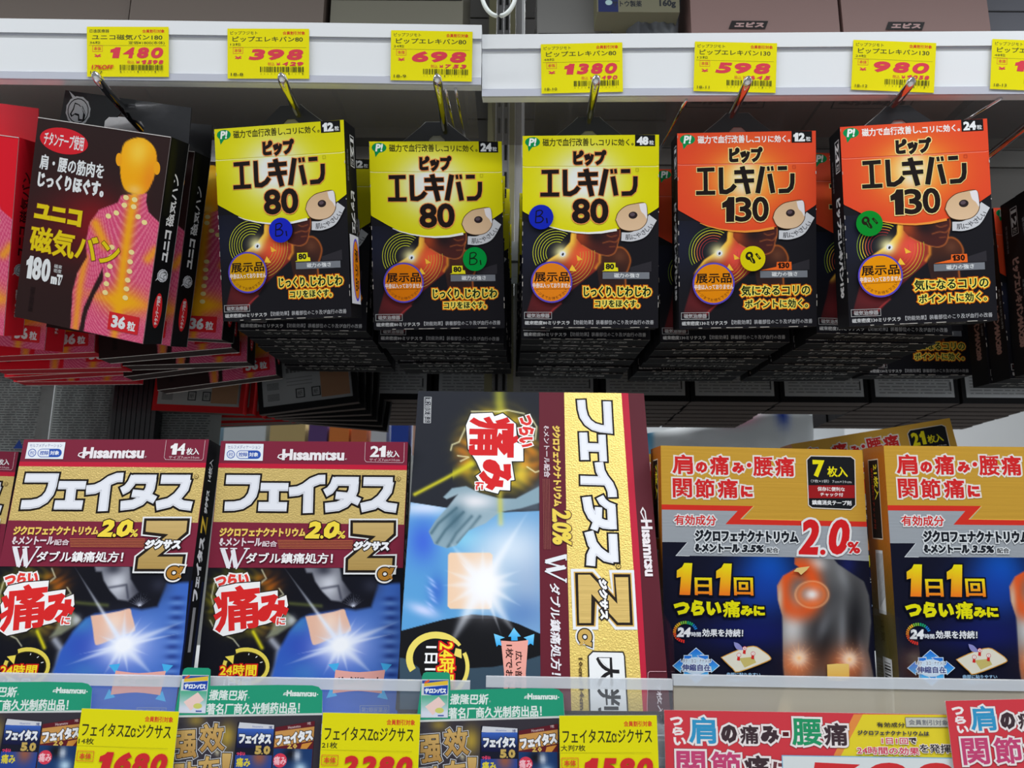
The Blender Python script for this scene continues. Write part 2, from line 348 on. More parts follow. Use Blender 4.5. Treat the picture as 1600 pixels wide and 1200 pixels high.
def magnet_front(A, red, cnt):
    A.front(PW, PH, 213, 301, DQ)
    A.fill((23, 22, 28))
    # lower picture: glowing neck and shoulder
    A.zoom(805, 350, 6.667)
    neck = [(640, -20), (590, 60), (575, 190), (490, 285), (340, 380), (230, 520), (190, 700), (110, 960), (330, 1000), (480, 820), (560, 720), (700, 600), (850, 480), (885, 330), (880, 200), (850, -20)]
    face = [(650, -20), (1090, -20), (1095, 100), (1088, 160), (1070, 210), (1058, 262), (1030, 312), (960, 335), (880, 318), (780, 270), (690, 215), (640, 150)]
    sho = [(1040, 245), (1110, 248), (1165, 290), (1200, 370), (1185, 450), (1150, 540), (1150, 640), (1180, 760), (900, 760), (860, 500), (890, 330), (960, 345)]
    def fn(X, Y):
        C = np.zeros(X.shape+(3,))+(23, 22, 28); C = mix(C, (30, 34, 54), gauss(X, Y, 120, 200, 260, 330)*.8)
        C = mix(C, (92, 46, 30), soft(X, Y, sho, 10)*.85); C = mix(C, (40, 28, 30), soft(X, Y, sho, 10)*gauss(X, Y, 1000, 560, 260, 170)*.9)
        C = mix(C, (120, 74, 52), gauss(X, Y, 1090, 340, 60, 60)*.5*soft(X, Y, sho, 10))
        C = mix(C, (206, 106, 40), np.exp(-(dline(X, Y, curve([(1040, 245), (1110, 246), (1167, 290), (1201, 370), (1186, 450), (1152, 540), (1152, 650)]))/9)**2)*.8)
        nk = soft(X, Y, neck, 8)
        C = mix(C, (70, 26, 30), nk); C = mix(C, (214, 66, 44), nk*gauss(X, Y, 640, 330, 230, 260)); C = mix(C, (240, 96, 56) if not red else (236, 84, 72), nk*gauss(X, Y, 700, 330, 120, 130))
        C = mix(C, (246, 176, 56), nk*gauss(X, Y, 560, 200, 70, 180, 25)); C = mix(C, (250, 196, 70), nk*np.exp(-(dline(X, Y, [(592, 60), (578, 190), (500, 285), (345, 380), (250, 480)])/46)**2))
        C = mix(C, (110, 36, 40), nk*gauss(X, Y, 300, 800, 200, 130)*.8)
        C = mix(C, (230, 70, 70), np.exp(-(dline(X, Y, [(480, 830), (400, 890), (330, 960)])/7)**2)*.6)
        C = mix(C, (244, 150, 50), np.exp(-(dline(X, Y, [(884, 320), (880, 400), (840, 460)])/16)**2)*.8)
        fc = soft(X, Y, face, 8); C = mix(C, (74, 34, 32), fc); C = mix(C, (178, 70, 34), fc*gauss(X, Y, 690, 130, 120, 110)*.9); C = mix(C, (34, 24, 28), fc*gauss(X, Y, 850, 130, 110, 80)*.9)
        for q, a in (([(1088, 40), (1094, 110), (1072, 200), (1056, 265), (1025, 312), (960, 333), (880, 318)], .95), ([(700, 222), (780, 270), (880, 318)], .9), ([(915, 200), (985, 182), (1045, 190), (1085, 150)], .7), ([(960, 120), (1000, 135), (1060, 120)], .6), ([(985, 240), (1040, 235)], .5)):
            C = mix(C, (226, 124, 58), np.exp(-(dline(X, Y, curve(q))/6)**2)*a*.72)
        C = mix(C, (255, 246, 170), gauss(X, Y, 480, 300, 80)*.9); C = mix(C, (255, 255, 245), gauss(X, Y, 495, 315, 34))
        return C
    A.G(75, -20, 1490, 1075, 168, 128, fn)
    for k in range(6):                        # rings spreading from the magnet
        rr = 250-k*27; c = (196, 200, 50) if not red else [(120, 150, 50), (205, 210, 50), (225, 190, 50), (215, 110, 60), (180, 60, 60), (130, 50, 52), (90, 48, 50)][k]
        A.arc(435, 305, rr, rr*1.02, 150, 302-k*2, 6.5, c, n=24)
    for k in range(6):
        rr = 330-k*30; c = (206, 176, 66) if not red else [(190, 190, 60), (225, 200, 60), (228, 190, 66), (230, 120, 60), (225, 90, 70), (215, 80, 70)][k]
        A.arc(500, 320, rr, rr, -8, 72, 4.5, c, n=18)
    A.poly([(640, 325), (705, 372), (650, 385)], (250, 190, 60)); A.poly([(595, 425), (640, 495), (560, 490)], (252, 200, 60))
    A.ell(497, 315, 30, 28, (238, 240, 244)); A.ell(497, 318, 11, 16, (60, 60, 66), rot=25)
    # strength scale
    A.poly([(1200, 452), (1420, 388), (1420, 495), (1200, 495)], (46, 44, 50))
    hl = (232, 222, 30) if not red else (240, 104, 34)
    if red: A.poly([(915, 495), (1080, 462), (1085, 412), (1235, 412), (1238, 495)], hl); A.T('130', 1095, 418, 1215, 478, (40, 18, 10), b=4)
    else: A.poly([(905, 494), (1075, 494), (1070, 456), (1045, 452), (1045, 405), (930, 405), (930, 482)], hl); A.T('80', 943, 414, 1032, 474, BK, b=4)
    A.G(912, 503, 1398, 573, 10, 2, lambda X, Y: np.zeros(X.shape+(3,))+(112, 116, 124)+(X-912)[..., None]*.02)
    A.T('磁力の強さ', 1030, 514, 1295, 560, (226, 228, 230), b=3)
    o = [(19, (214, 96, 10)), (14, (242, 160, 20)), (8, (246, 234, 110))]
    if red: A.T('気になるコリの', 715, 650, 1425, 755, (14, 34, 14), b=4, o=o); A.T('ポイントに効く。', 750, 795, 1400, 885, (14, 34, 14), b=4, o=o)
    else: A.T('じっくり、', 715, 652, 1045, 758, (14, 34, 14), b=4, o=o); A.T('じわじわ', 1065, 652, 1415, 758, (14, 34, 14), b=4, o=o); A.T('コリをほぐす。', 832, 792, 1292, 868, (14, 34, 14), b=3, o=o)
    A.line([(97, 922), (380, 922), (380, 990), (97, 990)], 5, (176, 176, 178), closed=True)
    A.T('磁気治療器', 122, 934, 358, 980, (170, 168, 170), b=2)
    A.T('磁束密度'+('130' if red else '80')+'ミリテスラ', 100, 1010, 568, 1052, (198, 198, 200), b=1.5); A.T('【効能効果】装着部位のこり及び血行の改善', 612, 1002, 1442, 1046, (176, 176, 180), b=.5)
    # upper coloured field
    A.zoom(805, 200, 6.667)
    top = [(75, 83), (1500, 72)]; bot = [(60, 860), (140, 905), (260, 975), (370, 1030), (500, 1067), (640, 1088), (760, 1096), (900, 1088), (1060, 1060), (1200, 1005), (1380, 905), (1502, 826)]
    if red: f2 = lambda X, Y: mix(mix(mix(np.zeros(X.shape+(3,))+(228, 72, 42), (246, 150, 40), gauss(X, Y, 790, 560, 420, 340)*.95), (250, 222, 120), gauss(X, Y, 740, 560, 230, 190)*.9), (236, 236, 238), gauss(X, Y, 760, 560, 120, 170)*.9)
    else: f2 = lambda X, Y: mix(mix(np.zeros(X.shape+(3,))+(222, 214, 0), (238, 236, 120), gauss(X, Y, 740, 560, 420, 420)*.8), (236, 238, 232), np.clip(gauss(X, Y, 730, 540, 300, 260)*1.25, 0, 1))
    A.G(62, 0, 1502, 0, 72, 40, f2, top=top, bot=bot)
    A.line([(300, 1004), (370, 1034), (500, 1068), (640, 1090), (760, 1098), (900, 1090), (1060, 1062)], 6, (240, 240, 236) if not red else (240, 150, 60), w1=26)
    A.line([(68, 396), (110, 403), (1460, 396), (1500, 388)], 5, (188, 180, 10) if not red else (186, 52, 34)); A.line([(75, 406), (112, 411), (1460, 405), (1495, 398)], 6, (246, 244, 170) if not red else (246, 130, 110))
    A.ell(181, 149, 78, 52, (0, 140, 76)); A.poly([(128, 180), (185, 195), (140, 250)], (0, 140, 76))
    A.T('P!', 140, 108, 222, 190, (240, 244, 242), b=7, sh=.15); 
    sc = (52, 50, 20) if not red else (244, 240, 238); sb = 1.5 if not red else 3; A.T('磁力で血行改善し、', 286, 112, 864, 188, sc, b=sb); A.T('コリに効く。', 872, 116, 1236, 186, sc, b=sb)
    A.rect(1250, 74, 1460, 192, (18, 18, 20)); A.T(cnt, 1268, 92, 1390, 180, (238, 240, 242), b=9); A.T('粒', 1398, 132, 1446, 178, (220, 222, 224), b=2)
    ol = [(9, (240, 150, 80) if not red else (250, 226, 150))]
    A.T('ピップ', 605, 233, 952, 393, (30, 20, 18), b=12, o=ol)
    E = [([(275, 461), (455, 457)], 42), ([(362, 461), (362, 695)], 44), ([(262, 697), (460, 696)], 42),
         ([(520, 437), (520, 640), (524, 686), (575, 690), (628, 662), (664, 618)], 48),
         ([(656, 490), (862, 484)], 44), ([(658, 580), (860, 574)], 44), ([(738, 430), (800, 712)], 52),
         ([(950, 432), (894, 706)], 52), ([(1018, 508), (1052, 706)], 50), ([(1004, 432), (1010, 478)], 28), ([(1044, 430), (1050, 476)], 28),
         ([(1103, 453), (1200, 451)], 42), ([(1254, 506), (1252, 600), (1240, 652), (1205, 684), (1110, 688)], 46)]
    A.strokes(E, (28, 20, 18), o=[(7, (240, 150, 80) if not red else (250, 226, 150))])
    A.line([(1258, 424), (1286, 424), (1286, 455), (1258, 455)], 3, (150, 140, 20) if not red else (170, 50, 40), closed=True)
    if red: A.T('130', 528, 742, 1012, 997, (30, 20, 18), b=9, o=ol)
    else: A.T('80', 593, 740, 972, 998, (30, 20, 18), b=12, o=ol)
    band = curve([(1105, 1178), (1230, 1182), (1370, 1125), (1475, 965)])+curve([(1395, 905), (1330, 1010), (1220, 1085), (1110, 1090)])
    A.poly(band, (206, 207, 212))
    for ch, x, y, q in (('肌', 1178, 1140, -2), ('に', 1236, 1138, -6), ('や', 1286, 1118, -16), ('さ', 1334, 1090, -28), ('し', 1376, 1058, -38), ('い', 1414, 1026, -44)): A.Ch(ch, x, y, 58, q, (70, 70, 76), b=1)
    pt = curve([(1050, 960), (1078, 885), (1150, 822), (1240, 797), (1350, 790), (1372, 880), (1366, 980), (1300, 1052), (1190, 1072), (1095, 1042), (1050, 960)])
    A.poly(pt[:-1], ((212, 178, 140), (226, 192, 156)), o=[(7, (80, 52, 30))])
    A.poly(curve([(1292, 796), (1358, 790), (1374, 880), (1372, 950), (1345, 905), (1310, 868), (1292, 796)])[:-1], (232, 226, 230))
    A.ell(1228, 912, 46, 37, (44, 32, 34), rot=-8); A.ell(1222, 904, 26, 18, (92, 76, 84), rot=-8)
    worn(A, 213, 301)
def magnet_side(A, side, red, W=24, H=146, name=None, x=PW/2):
    n = name or ('ピップエレキバン'+('130' if red else '80'))
    if side == 'L': A.plane((-x, PT, PH), (0, -PT, 0), (0, 0, -PH), (-1, 0, 0), W, H)
    else: A.plane((x, 0, PH), (0, PT, 0), (0, 0, -PH), (1, 0, 0), W, H)
    A.zoom(0, 0, 1); A.fill((17, 17, 20))
    A.line([(12, 8), (20, 8), (20, 31), (12, 31)], .7, (190, 190, 192), closed=True)
    return n
def magnet_side_text(A, n, cnt, c=(196, 196, 198)):
    A.T(cnt, 12.6, 10, 19.4, 24, (220, 220, 222), b=.5, r=90); A.T('粒', 13.5, 25, 18.5, 30, (200, 200, 202), r=90)
    A.T(n, 9, 50, 18, 124, c, b=.55, r=90); A.T('皮膚に貼る磁気治療器', 19.5, 70, 22, 104, (140, 140, 140), r=90); A.T('管理医療機器', 4, 20, 6.5, 44, (120, 120, 124), r=90)
def magnet_box_mesh(name, red, cnt, sidename=None, full=True):
    A = Art(); A.carton(PW, PH, PT, (14, 14, 17), (190, 180, 20) if not red else (200, 70, 40), (13, 12, 14), (16, 16, 18))
    if full: magnet_front(A, red, cnt)
    for sd in 'LR':
        n = magnet_side(A, sd, red, name=sidename); magnet_side_text(A, n, cnt, (196, 196, 198) if not sidename else (146, 112, 104))
    A.plane((-PW/2, 0, 0), (PW, 0, 0), (0, PT, 0), (0, 0, -1), 103, 24).zoom(0, 0, 1)          # underside, title upside down as on the photo
    A.T(sidename or ('ピップエレキバン'+('130' if red else '80')), 18, 6, 86, 15, (88, 86, 80), b=.4)
    A_local(A, [(0, .3), (103, .3)], .45, (150, 144, 138)); A_local(A, [(0, 23.7), (103, 23.7)], .4, (110, 106, 102))
    return A.mesh(name)
def back_label_mesh(name, border=(20, 20, 22), label=(176, 178, 180), w=PW, h=PH, t=PT, barcode=False, seed=1):
    A = Art(); A.carton(w, h, t, border, border, (64, 56, 52), border); A.front(w, h, 100, 140).zoom(0, 0, 1); A.fill(border)
    A.rect(5, 4, 95, 132, label); rn = random.Random(seed)
    for i in range(30):
        y = 8+i*4.1; x = 9
        while x < 88:
            l = rn.uniform(2, 14); A_local(A, [(x, y), (min(x+l, 91), y)], 1.1, (112, 112, 114)); x += l+rn.uniform(.8, 3)
    A.rect(90, 112, 91.5, 124, (60, 60, 62))
    if barcode:
        A.rect(6, 84, 94, 131, label)
        for q, (y0, y1) in enumerate(((92, 100), (106, 114), (119, 127))):
            for i in range(6): A.rect(10, y0+i*1.4, 22, y0+i*1.4+.6, (70, 70, 72))
        A.rect(64, 92, 93, 129, (150, 112, 84)); A.ell(79, 97, 10, 4, (36, 34, 36)); A.T('■■■■■■', 30, 90, 52, 96, (90, 90, 92))
        for cx in (43, 59): A.line([(cx-4, 116), (cx+4, 116), (cx+4, 126), (cx-4, 126)], 1.2, (50, 50, 52), closed=True); A.T('紙', cx-2.5, 118, cx+2.5, 124, (50, 50, 52))
        for i in range(3): A.rect(30, 102+i*4, 56, 103+i*4, (120, 120, 122))
    return A.mesh(name)
# ================================================================ 180 mT box (black) with the figure seen from behind
AQ = [(59, 183), (269, 214), (223, 537.5), (23, 495)]
AW, AH, AT = .1172, .1551, .021
def badge(A, cx, cy, s, c=(208, 210, 216), k=(22, 22, 26), rot=0):
    a = R(rot); f = lambda x, y: (cx+s*(x*math.cos(a)-y*math.sin(a)), cy+s*(x*math.sin(a)+y*math.cos(a)))
    A.poly([f(math.cos(R(t))*(1+.05*(i % 2)), math.sin(R(t))*(1+.05*(i % 2))) for i, t in enumerate(range(0, 360, 15))], c)
    A.poly([f(-.5, -.7), f(-.95, -1.3), f(-.2, -.85)], c)
    A.line([f(.85*math.cos(R(t)), .85*math.sin(R(t))) for t in range(0, 360, 20)], .07*s, k, closed=True)
    A.poly([f(*q) for q in ((-.35, -.55), (-.1, -.5), (.35, -.35), (.65, .1), (.6, .65), (.1, .7), (.05, .35), (-.25, .3), (-.5, .5), (-.65, .3), (-.45, -.1))], k)
    A.poly([f(*q) for q in ((-.3, -.45), (-.05, -.42), (.25, -.25), (.45, .1), (.45, .55), (.2, .55), (.12, .22), (-.2, .18), (-.45, .36), (-.52, .26), (-.36, -.05))], c)
    for i in range(5): A.line([f(-.05+.13*i, -.62+.15*i), f(.2+.13*i, -.42+.17*i)], .05*s, c)
def unico_front(A, red=False):
    A.front(AW, AH, 216, 322, AQ)
    # figure coordinates are those of the upright box, 216 x 322 units
    A.Hm = homog([(0, 0), (216, 0), (216, 322), (0, 322)], 216, 322); A.zoom(0, 0, 1)
    body = curve([(112, 322), (96, 322)][:1]+[(112, 322), (118, 280), (124, 245), (137, 205), (139, 190), (132, 165), (110, 175)][:1], 2) if False else None
    torso = [(150, 100), (146, 112), (118, 128), (106, 150), (103, 180), (108, 205), (96, 232), (92, 262), (96, 322), (110, 322), (113, 285), (124, 250), (136, 215), (139, 235), (128, 262), (120, 292), (118, 322), (216, 322), (216, 132), (196, 118), (190, 102), (190, 90)]
    head = curve([(140, 40), (146, 18), (170, 8), (192, 20), (199, 46), (195, 74), (184, 92), (158, 92), (146, 74), (140, 40)])
    base = (44, 26, 26) if not red else (226, 26, 44)
    def fn(X, Y):
        C = np.zeros(X.shape+(3,))+base
        if not red: C = mix(C, (150, 18, 26), gauss(X, Y, 108, 150, 55, 45)*.9); C = mix(C, (90, 20, 24), gauss(X, Y, 60, 170, 80, 60)*.5)
        tm = soft(X, Y, torso, 1.2); st = .5+.5*np.sin((Y*.55+((X-168)**2)*.012+20*np.sin(Y/60.))*1.5)
        C = mix(C, (214, 74, 118), tm); C = mix(C, (240, 150, 168), tm*(st > .72)*.62)
        for q, wd, a in (([(170, 90), (168, 200), (170, 300)], 9, 1.), ([(115, 150), (135, 180)], 8, .9), ([(215, 175), (205, 190)], 7, .8), ([(106, 205), (103, 250), (104, 322)], 6, .75), ([(168, 322), (170, 290)], 6, .8)):
            C = mix(C, (246, 168, 26), tm*np.exp(-(dline(X, Y, q)/wd)**2)*a)
        C = mix(C, (248, 176, 20), tm*gauss(X, Y, 176, 262, 34, 20)); C = mix(C, (248, 176, 20), tm*gauss(X, Y, 172, 262, 50, 8)*.8)
        hm = soft(X, Y, head, 1.2)*(0 if red else 1); C = mix(C, (250, 172, 10), hm); C = mix(C, (255, 214, 80), hm*gauss(X, Y, 168, 30, 18, 22)*.8); C = mix(C, (238, 130, 30), hm*gauss(X, Y, 192, 70, 14, 30)*.6)
        C = mix(C, (250, 200, 110), gauss(X, Y, 170, 88, 12, 8)*(0 if red else .8))
        return C
    A.fill(base); A.G(0, 0, 216, 322, 122, 176, fn)
    for x, y in (() if red else ((139, 46), (200, 50))): A.ell(x, y, 5, 10, (246, 166, 20), rot=-8)
    for x, y in ((158, 102), (172, 103), (157, 114), (172, 114), (146, 128), (134, 135), (181, 128), (192, 135), (146, 182), (178, 184), (147, 197), (178, 199), (147, 212), (179, 214), (145, 226), (178, 228), (145, 240), (178, 242), (145, 254), (178, 256)):
        A.ell(x, y, 4.6, 3.9, (243, 222, 150), rot=10, n=14)
    A.ell(47, 31, 40, 20, (214, 30, 44), rot=2); A.T('チタンテープ使用', 14, 20, 80, 42, WH, b=.9)
    A.T('肩・腰の筋肉を', 12, 56, 118, 80, WH, b=1.1); A.T('じっくりほぐす。', 12, 84, 122, 108, WH, b=1.1)
    ye = (226, 200, 16) if not red else (24, 20, 22)
    A.T('ユニコ', 13, 134, 92, 160, ye, b=2.2, o=[(.9, (120, 60, 20))]); A.T('磁気バン', 11, 170, 160, 212, ye, b=2.4, o=[(.9, (120, 60, 20))])
    A.T('180', 10, 219, 52, 256, WH, b=2.6); A.T('mT', 54, 240, 73, 257, WH, b=1.2); A.T('磁束', 57, 225, 70, 231, WH); A.T('密度', 57, 232, 70, 238, WH)
    A.T('家庭用永久磁石磁気治療器', 22, 268, 30, 308, (24, 12, 14), r=90)
    A.rect(156, 282, 205, 310, (210, 36, 44)); A.T('36', 161, 286, 184, 306, WH, b=1.8); A.T('粒', 187, 291, 200, 306, WH, b=.8)
    A_local(A, [(0, .6), (216, .6)], 1.2, (205, 200, 198)); A_local(A, [(215.6, 0), (215.6, 322)], .8, (120, 110, 110))
def unico_mesh(name, red=False):
    A = Art(); sd = (12, 12, 14) if not red else (222, 24, 42); A.carton(AW, AH, AT, sd, sd, (44, 34, 32) if not red else (140, 26, 34), sd); unico_front(A, red)
    A.plane((AW/2, 0, AH), (0, AT, 0), (0, 0, -AH), (1, 0, 0), 36, 322).zoom(0, 0, 1); A.fill(sd)
    tc = (222, 222, 224) if not red else (60, 8, 14)
    A.T('ユニコ', 13, 140, 25, 190, tc, b=1, r=-90); A.T('磁気バン', 11, 52, 27, 134, tc, b=1.6, r=-90); badge(A, 19, 212, 10, rot=-90)
    A.ell(18, 268, 8.5, 28, (206, 34, 40)); A.T('チタンテープ使用', 14.5, 245, 21.5, 291, WH, b=.3, r=-90)
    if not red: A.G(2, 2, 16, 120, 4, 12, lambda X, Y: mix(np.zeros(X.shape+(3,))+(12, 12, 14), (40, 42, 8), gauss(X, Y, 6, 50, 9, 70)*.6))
    A_local(A, [(35.5, 0), (35.5, 322)], .7, (150, 150, 150))
    A.plane((-AW/2, AT, AH), (0, -AT, 0), (0, 0, -AH), (-1, 0, 0), 36, 322).zoom(0, 0, 1); A.fill(sd); A.T('ユニコ磁気バン', 9, 60, 26, 190, tc, b=1, r=90)
    A.plane((-AW/2, 0, 0), (AW, 0, 0), (0, AT, 0), (0, 0, -1), 100, 20).zoom(0, 0, 1); A_local(A, [(0, .5), (100, .5)], 1.6, (205, 196, 188)); A_local(A, [(0, 19), (100, 19)], 1.6, (200, 190, 182))
    return A.mesh(name)
# ================================================================ plaster boxes: maroon and gold
HQ = [(345.6, 687.6), (638, 689), (620, 1125), (300.7, 1125)]
HW, HH, HT = .1305, .1815, .021
MAR = (122, 36, 58); GO = (218, 190, 116)
def feitas_word(A, f, sc):                    # the five big letters, drawn as thick strokes; f maps the lettering frame into the artwork
    w = 70*sc
    S = [([(118, 390), (345, 390), (338, 455), (322, 510), (288, 556), (240, 586), (180, 598), (106, 600)], w*1.06),
         ([(388, 446), (604, 446)], w*.95), ([(493, 446), (488, 600)], w*1.15), ([(370, 600), (592, 600)], w*1.05),
         ([(610, 484), (680, 476), (735, 450), (790, 408), (845, 386), (893, 384)], w*1.1), ([(762, 440), (756, 648)], w*1.15),
         ([(982, 372), (960, 430), (930, 470), (890, 492)], w*.95), ([(968, 398), (1154, 398)], w*1.05), ([(1120, 398), (1112, 470), (1090, 520), (1045, 568), (990, 594), (892, 606)], w*1.1), ([(975, 508), (1064, 516), (1160, 560)], w*.9),
         ([(1192, 398), (1420, 398)], w*1.05), ([(1394, 398), (1378, 470), (1330, 534), (1270, 580), (1172, 604)], w*1.1), ([(1300, 556), (1370, 596), (1450, 606)], w*1.05)]
    S = [([f(*q) for q in p], wd) for p, wd in S]
    A.strokes(S, (222, 224, 232), o=[(16*sc, (26, 20, 18))]); thin = [(p, wd*.78) for p, wd in S]
    A.strokes(thin, (186, 188, 200)); A.strokes([(p, wd*.72) for p, wd in S], (226, 228, 236))
def zed(A, f, sc):
    P = [(1090, 708), (1448, 708), (1446, 826), (1262, 985), (1440, 985), (1432, 1118), (1048, 1118), (1052, 1005), (1236, 850), (1088, 832)]
    A.poly([f(*q) for q in P], (32, 24, 20), o=[(13*sc, (226, 226, 228))])
    A.poly([f(*q) for q in [(1110, 728), (1428, 728), (1426, 812), (1214, 1004), (1418, 1004), (1412, 1098), (1070, 1098), (1073, 1016), (1290, 832), (1110, 812)]], ((218, 186, 120), (190, 156, 88)), m=2)
def company(A, x0, y0, x1, y1, r=0, b=1, c=(232, 226, 230)):
    A.T('Hısamıtsu', x0, y0, x1, y1, c, b=b, r=r)
def feitas_front(A, cnt):
    A.front(HW, HH, 313, 435, HQ); A.fill((14, 15, 24)); A.zoom(290, 860, 4.444)
    body = [(640, 700), (720, 560), (800, 470), (860, 440), (1120, 400), (1180, 410), (1290, 390), (1340, 230), (1510, 220), (1500, 1300), (540, 1300), (590, 900)]
    fist = [(825, 110), (1070, 110), (1085, 200), (1150, 290), (1080, 350), (1010, 340), (950, 280), (900, 210), (880, 150), (840, 150)]
    hand2 = [(640, 420), (700, 420), (770, 480), (740, 510), (640, 580), (560, 600), (600, 540)]
    def fn(X, Y):
        C = np.zeros(X.shape+(3,))+(16, 17, 26)
        gl = np.exp(-((np.hypot(X-380, (Y-350)*1.05)-190)/75)**2)
        nz = .6+.4*np.sin(X*.045+np.sin(Y*.03)*3)*np.sin(Y*.05+np.sin(X*.02)*2)
        C = mix(C, (120, 112, 30), gl*.85*nz); C = mix(C, (200, 90, 20), gauss(X, Y, 560, 230, 90, 80)*.8*nz); C = mix(C, (176, 130, 50), gauss(X, Y, 570, 500, 80, 100)*.7*nz)
        C = mix(C, (220, 210, 30), np.exp(-(dline(X, Y, [(470, 560), (530, 670)])/14)**2)*.9); C = mix(C, (120, 130, 60), np.exp(-(dline(X, Y, [(690, 360), (940, 380)])/14)**2)*.5)
        for q in ([(530, 130), (560, 190), (500, 240)], [(200, 220), (180, 320), (220, 470)], [(240, 570), (330, 610), (370, 660)], [(650, 260), (680, 300), (640, 330)], [(170, 480), (210, 560)]): C = mix(C, (240, 236, 200), np.exp(-(dline(X, Y, q)/5)**2)*.7)
        fm = soft(X, Y, fist, 16); C = mix(C, (150, 152, 164), fm*.8); C = mix(C, (216, 218, 228), fm*gauss(X, Y, 1010, 230, 90, 100)); C = mix(C, (40, 42, 56), fm*gauss(X, Y, 960, 130, 60, 40)*.8); C = mix(C, (60, 62, 78), fm*np.exp(-(dline(X, Y, [(940, 260), (1060, 240), (1080, 330)])/9)**2)*.7)
        hm = soft(X, Y, hand2, 22); C = mix(C, (150, 156, 128), hm*.75); C = mix(C, (196, 200, 206), gauss(X, Y, 735, 480, 30, 34)*.8)
        C = mix(C, (190, 196, 210), np.exp(-(dline(X, Y, [(600, 620), (650, 680), (640, 800), (600, 900)])/26)**2)*.75)
        bm = soft(X, Y, body, 26); C = mix(C, (52, 96, 190), bm); C = mix(C, (34, 66, 172), bm*gauss(X, Y, 820, 650, 130, 160)*.8); C = mix(C, (110, 156, 220), bm*gauss(X, Y, 1260, 620, 180, 260)*.6); C = mix(C, (64, 140, 190), bm*gauss(X, Y, 760, 500, 120, 70)*.7); C = mix(C, (60, 120, 190), bm*gauss(X, Y, 830, 850, 110, 90)*.8)
        C = mix(C, (70, 110, 190), bm*gauss(X, Y, 1400, 500, 130, 400)*.7)
        for i in range(9): C = mix(C, (26, 48, 120), bm*gauss(X, Y, 1420+6*math.sin(i), 330+i*66, 46, 17)*.75); C = mix(C, (120, 160, 215), bm*gauss(X, Y, 1420, 362+i*66, 52, 14)*.5)
        C = mix(C, (16, 18, 30), gauss(X, Y, 1200, 230, 130, 130)*.8)
        C = mix(C, (70, 74, 96), gauss(X, Y, 1290, 240, 60, 50)*.4)
        for a in range(200, 330, 14): C = mix(C, (220, 224, 240), raym(X, Y, 1165, 385, a, 110, 5)*.5)
        C = mix(C, (150, 150, 232), gauss(X, Y, 1075, 660, 240, 170)*.55); C = mix(C, (180, 196, 240), gauss(X, Y, 1060, 650, 150, 120)*.6)
        pm = soft(X, Y, curve([(832, 452), (920, 440), (1030, 420), (1098, 402), (1115, 440), (1146, 530), (1135, 560), (1040, 590), (990, 615), (900, 650), (876, 632), (855, 540), (832, 452)], 3)[:-1], 7)
        C = mix(C, (232, 184, 160), pm); C = mix(C, (246, 214, 194), pm*gauss(X, Y, 1000, 500, 70, 90)); 
        for a, l, wd in ((-126, 700, 22), (-22, 470, 34), (-12, 420, 18), (42, 330, 40), (160, 430, 26), (168, 330, 14), (-92, 260, 26), (120, 250, 26), (75, 220, 20), (-60, 230, 18), (200, 200, 20), (100, 210, 14), (20, 200, 20), (-40, 260, 16)):
            C = mix(C, (232, 238, 252), np.clip(raym(X, Y, 1075, 650, a, l, wd)*1.3, 0, 1)*.9)
        C = mix(C, (214, 224, 252), gauss(X, Y, 1075, 650, 130, 100, -20)*.9); C = mix(C, (250, 251, 255), np.clip(gauss(X, Y, 1075, 650, 80, 62, -20)*1.4, 0, 1))
        return C
    A.G(70, 112, 1490, 1190, 220, 170, fn)
    # pink stretch tag
    for x, y, a in ((1030, 800, 200), (1390, 800, -20), (1010, 990, 140), (1370, 1000, 40)): A.poly([(x+44*math.cos(R(a+t)), y+44*math.sin(R(a+t))) for t in (0, 125, 235)], (70, 176, 232))
    A.poly(curve([(1040, 822), (1200, 838), (1385, 822)], 3)+curve([(1360, 985), (1190, 968), (1020, 985)], 3), (232, 168, 158)); A.T('ピッタリフィット' if cnt == '21' else '全方向伸縮', 1062, 870, 1350, 925, (60, 24, 20), b=3)
    A.T('第2類医薬品', 1220, 1080, 1400, 1118, (150, 160, 180)); A.line([(1210, 1070), (1410, 1070), (1410, 1126), (1210, 1126)], 3, (150, 160, 180), closed=True)
    # red cry of pain, tilted, in a jagged white burst
    A.T('つらい', 212, 158, 436, 240, (226, 60, 52), b=6, o=[(10, (240, 236, 236))], r=-5)
    jag = [(235, 250), (350, 225), (518, 212), (516, 290), (640, 272), (640, 330), (700, 305), (712, 376), (660, 470), (560, 505), (430, 535), (395, 560), (260, 590), (190, 548), (215, 470), (195, 380), (225, 330), (208, 300)]
    A.poly(jag, (242, 240, 240), o=[(7, (30, 22, 22))])
    A.T('痛', 212, 240, 505, 550, (216, 40, 40), b=17, r=-7, res=3); A.T('み', 505, 300, 704, 500, (216, 40, 40), b=15, r=-8, res=3); A.T('に', 634, 462, 690, 512, (226, 70, 60), b=3, o=[(7, (240, 238, 238))])
    A.arc(420, 800, 150, 118, -118, 200, 26, (226, 206, 84), n=30); A.arc(420, 800, 134, 100, 0, 360, 8, (60, 50, 16), n=30)
    A.ell(420, 800, 130, 98, (16, 14, 14)); A.poly([(275, 732), (338, 722), (330, 784)], (232, 212, 84))
    for a in (-80, -50, -20): A.line([(420+104*math.cos(R(a)), 800+80*math.sin(R(a))), (420+122*math.cos(R(a)), 800+92*math.sin(R(a)))], 5, (236, 236, 236))
    A.T('24時間', 244, 785, 490, 866, (246, 220, 40), b=5, o=[(8, (200, 20, 24))]); A.T('1日1回', 268, 880, 450, 950, (236, 236, 238), b=4)
    # maroon and foil header
    A.zoom(330, 670, 5); A.rect(-30, 60, 1640, 1080, MAR); A.zoom(330, 670, 5)
    A.poly([(60, 262), (1532, 278), (1530, 316), (54, 300)], (188, 30, 58))
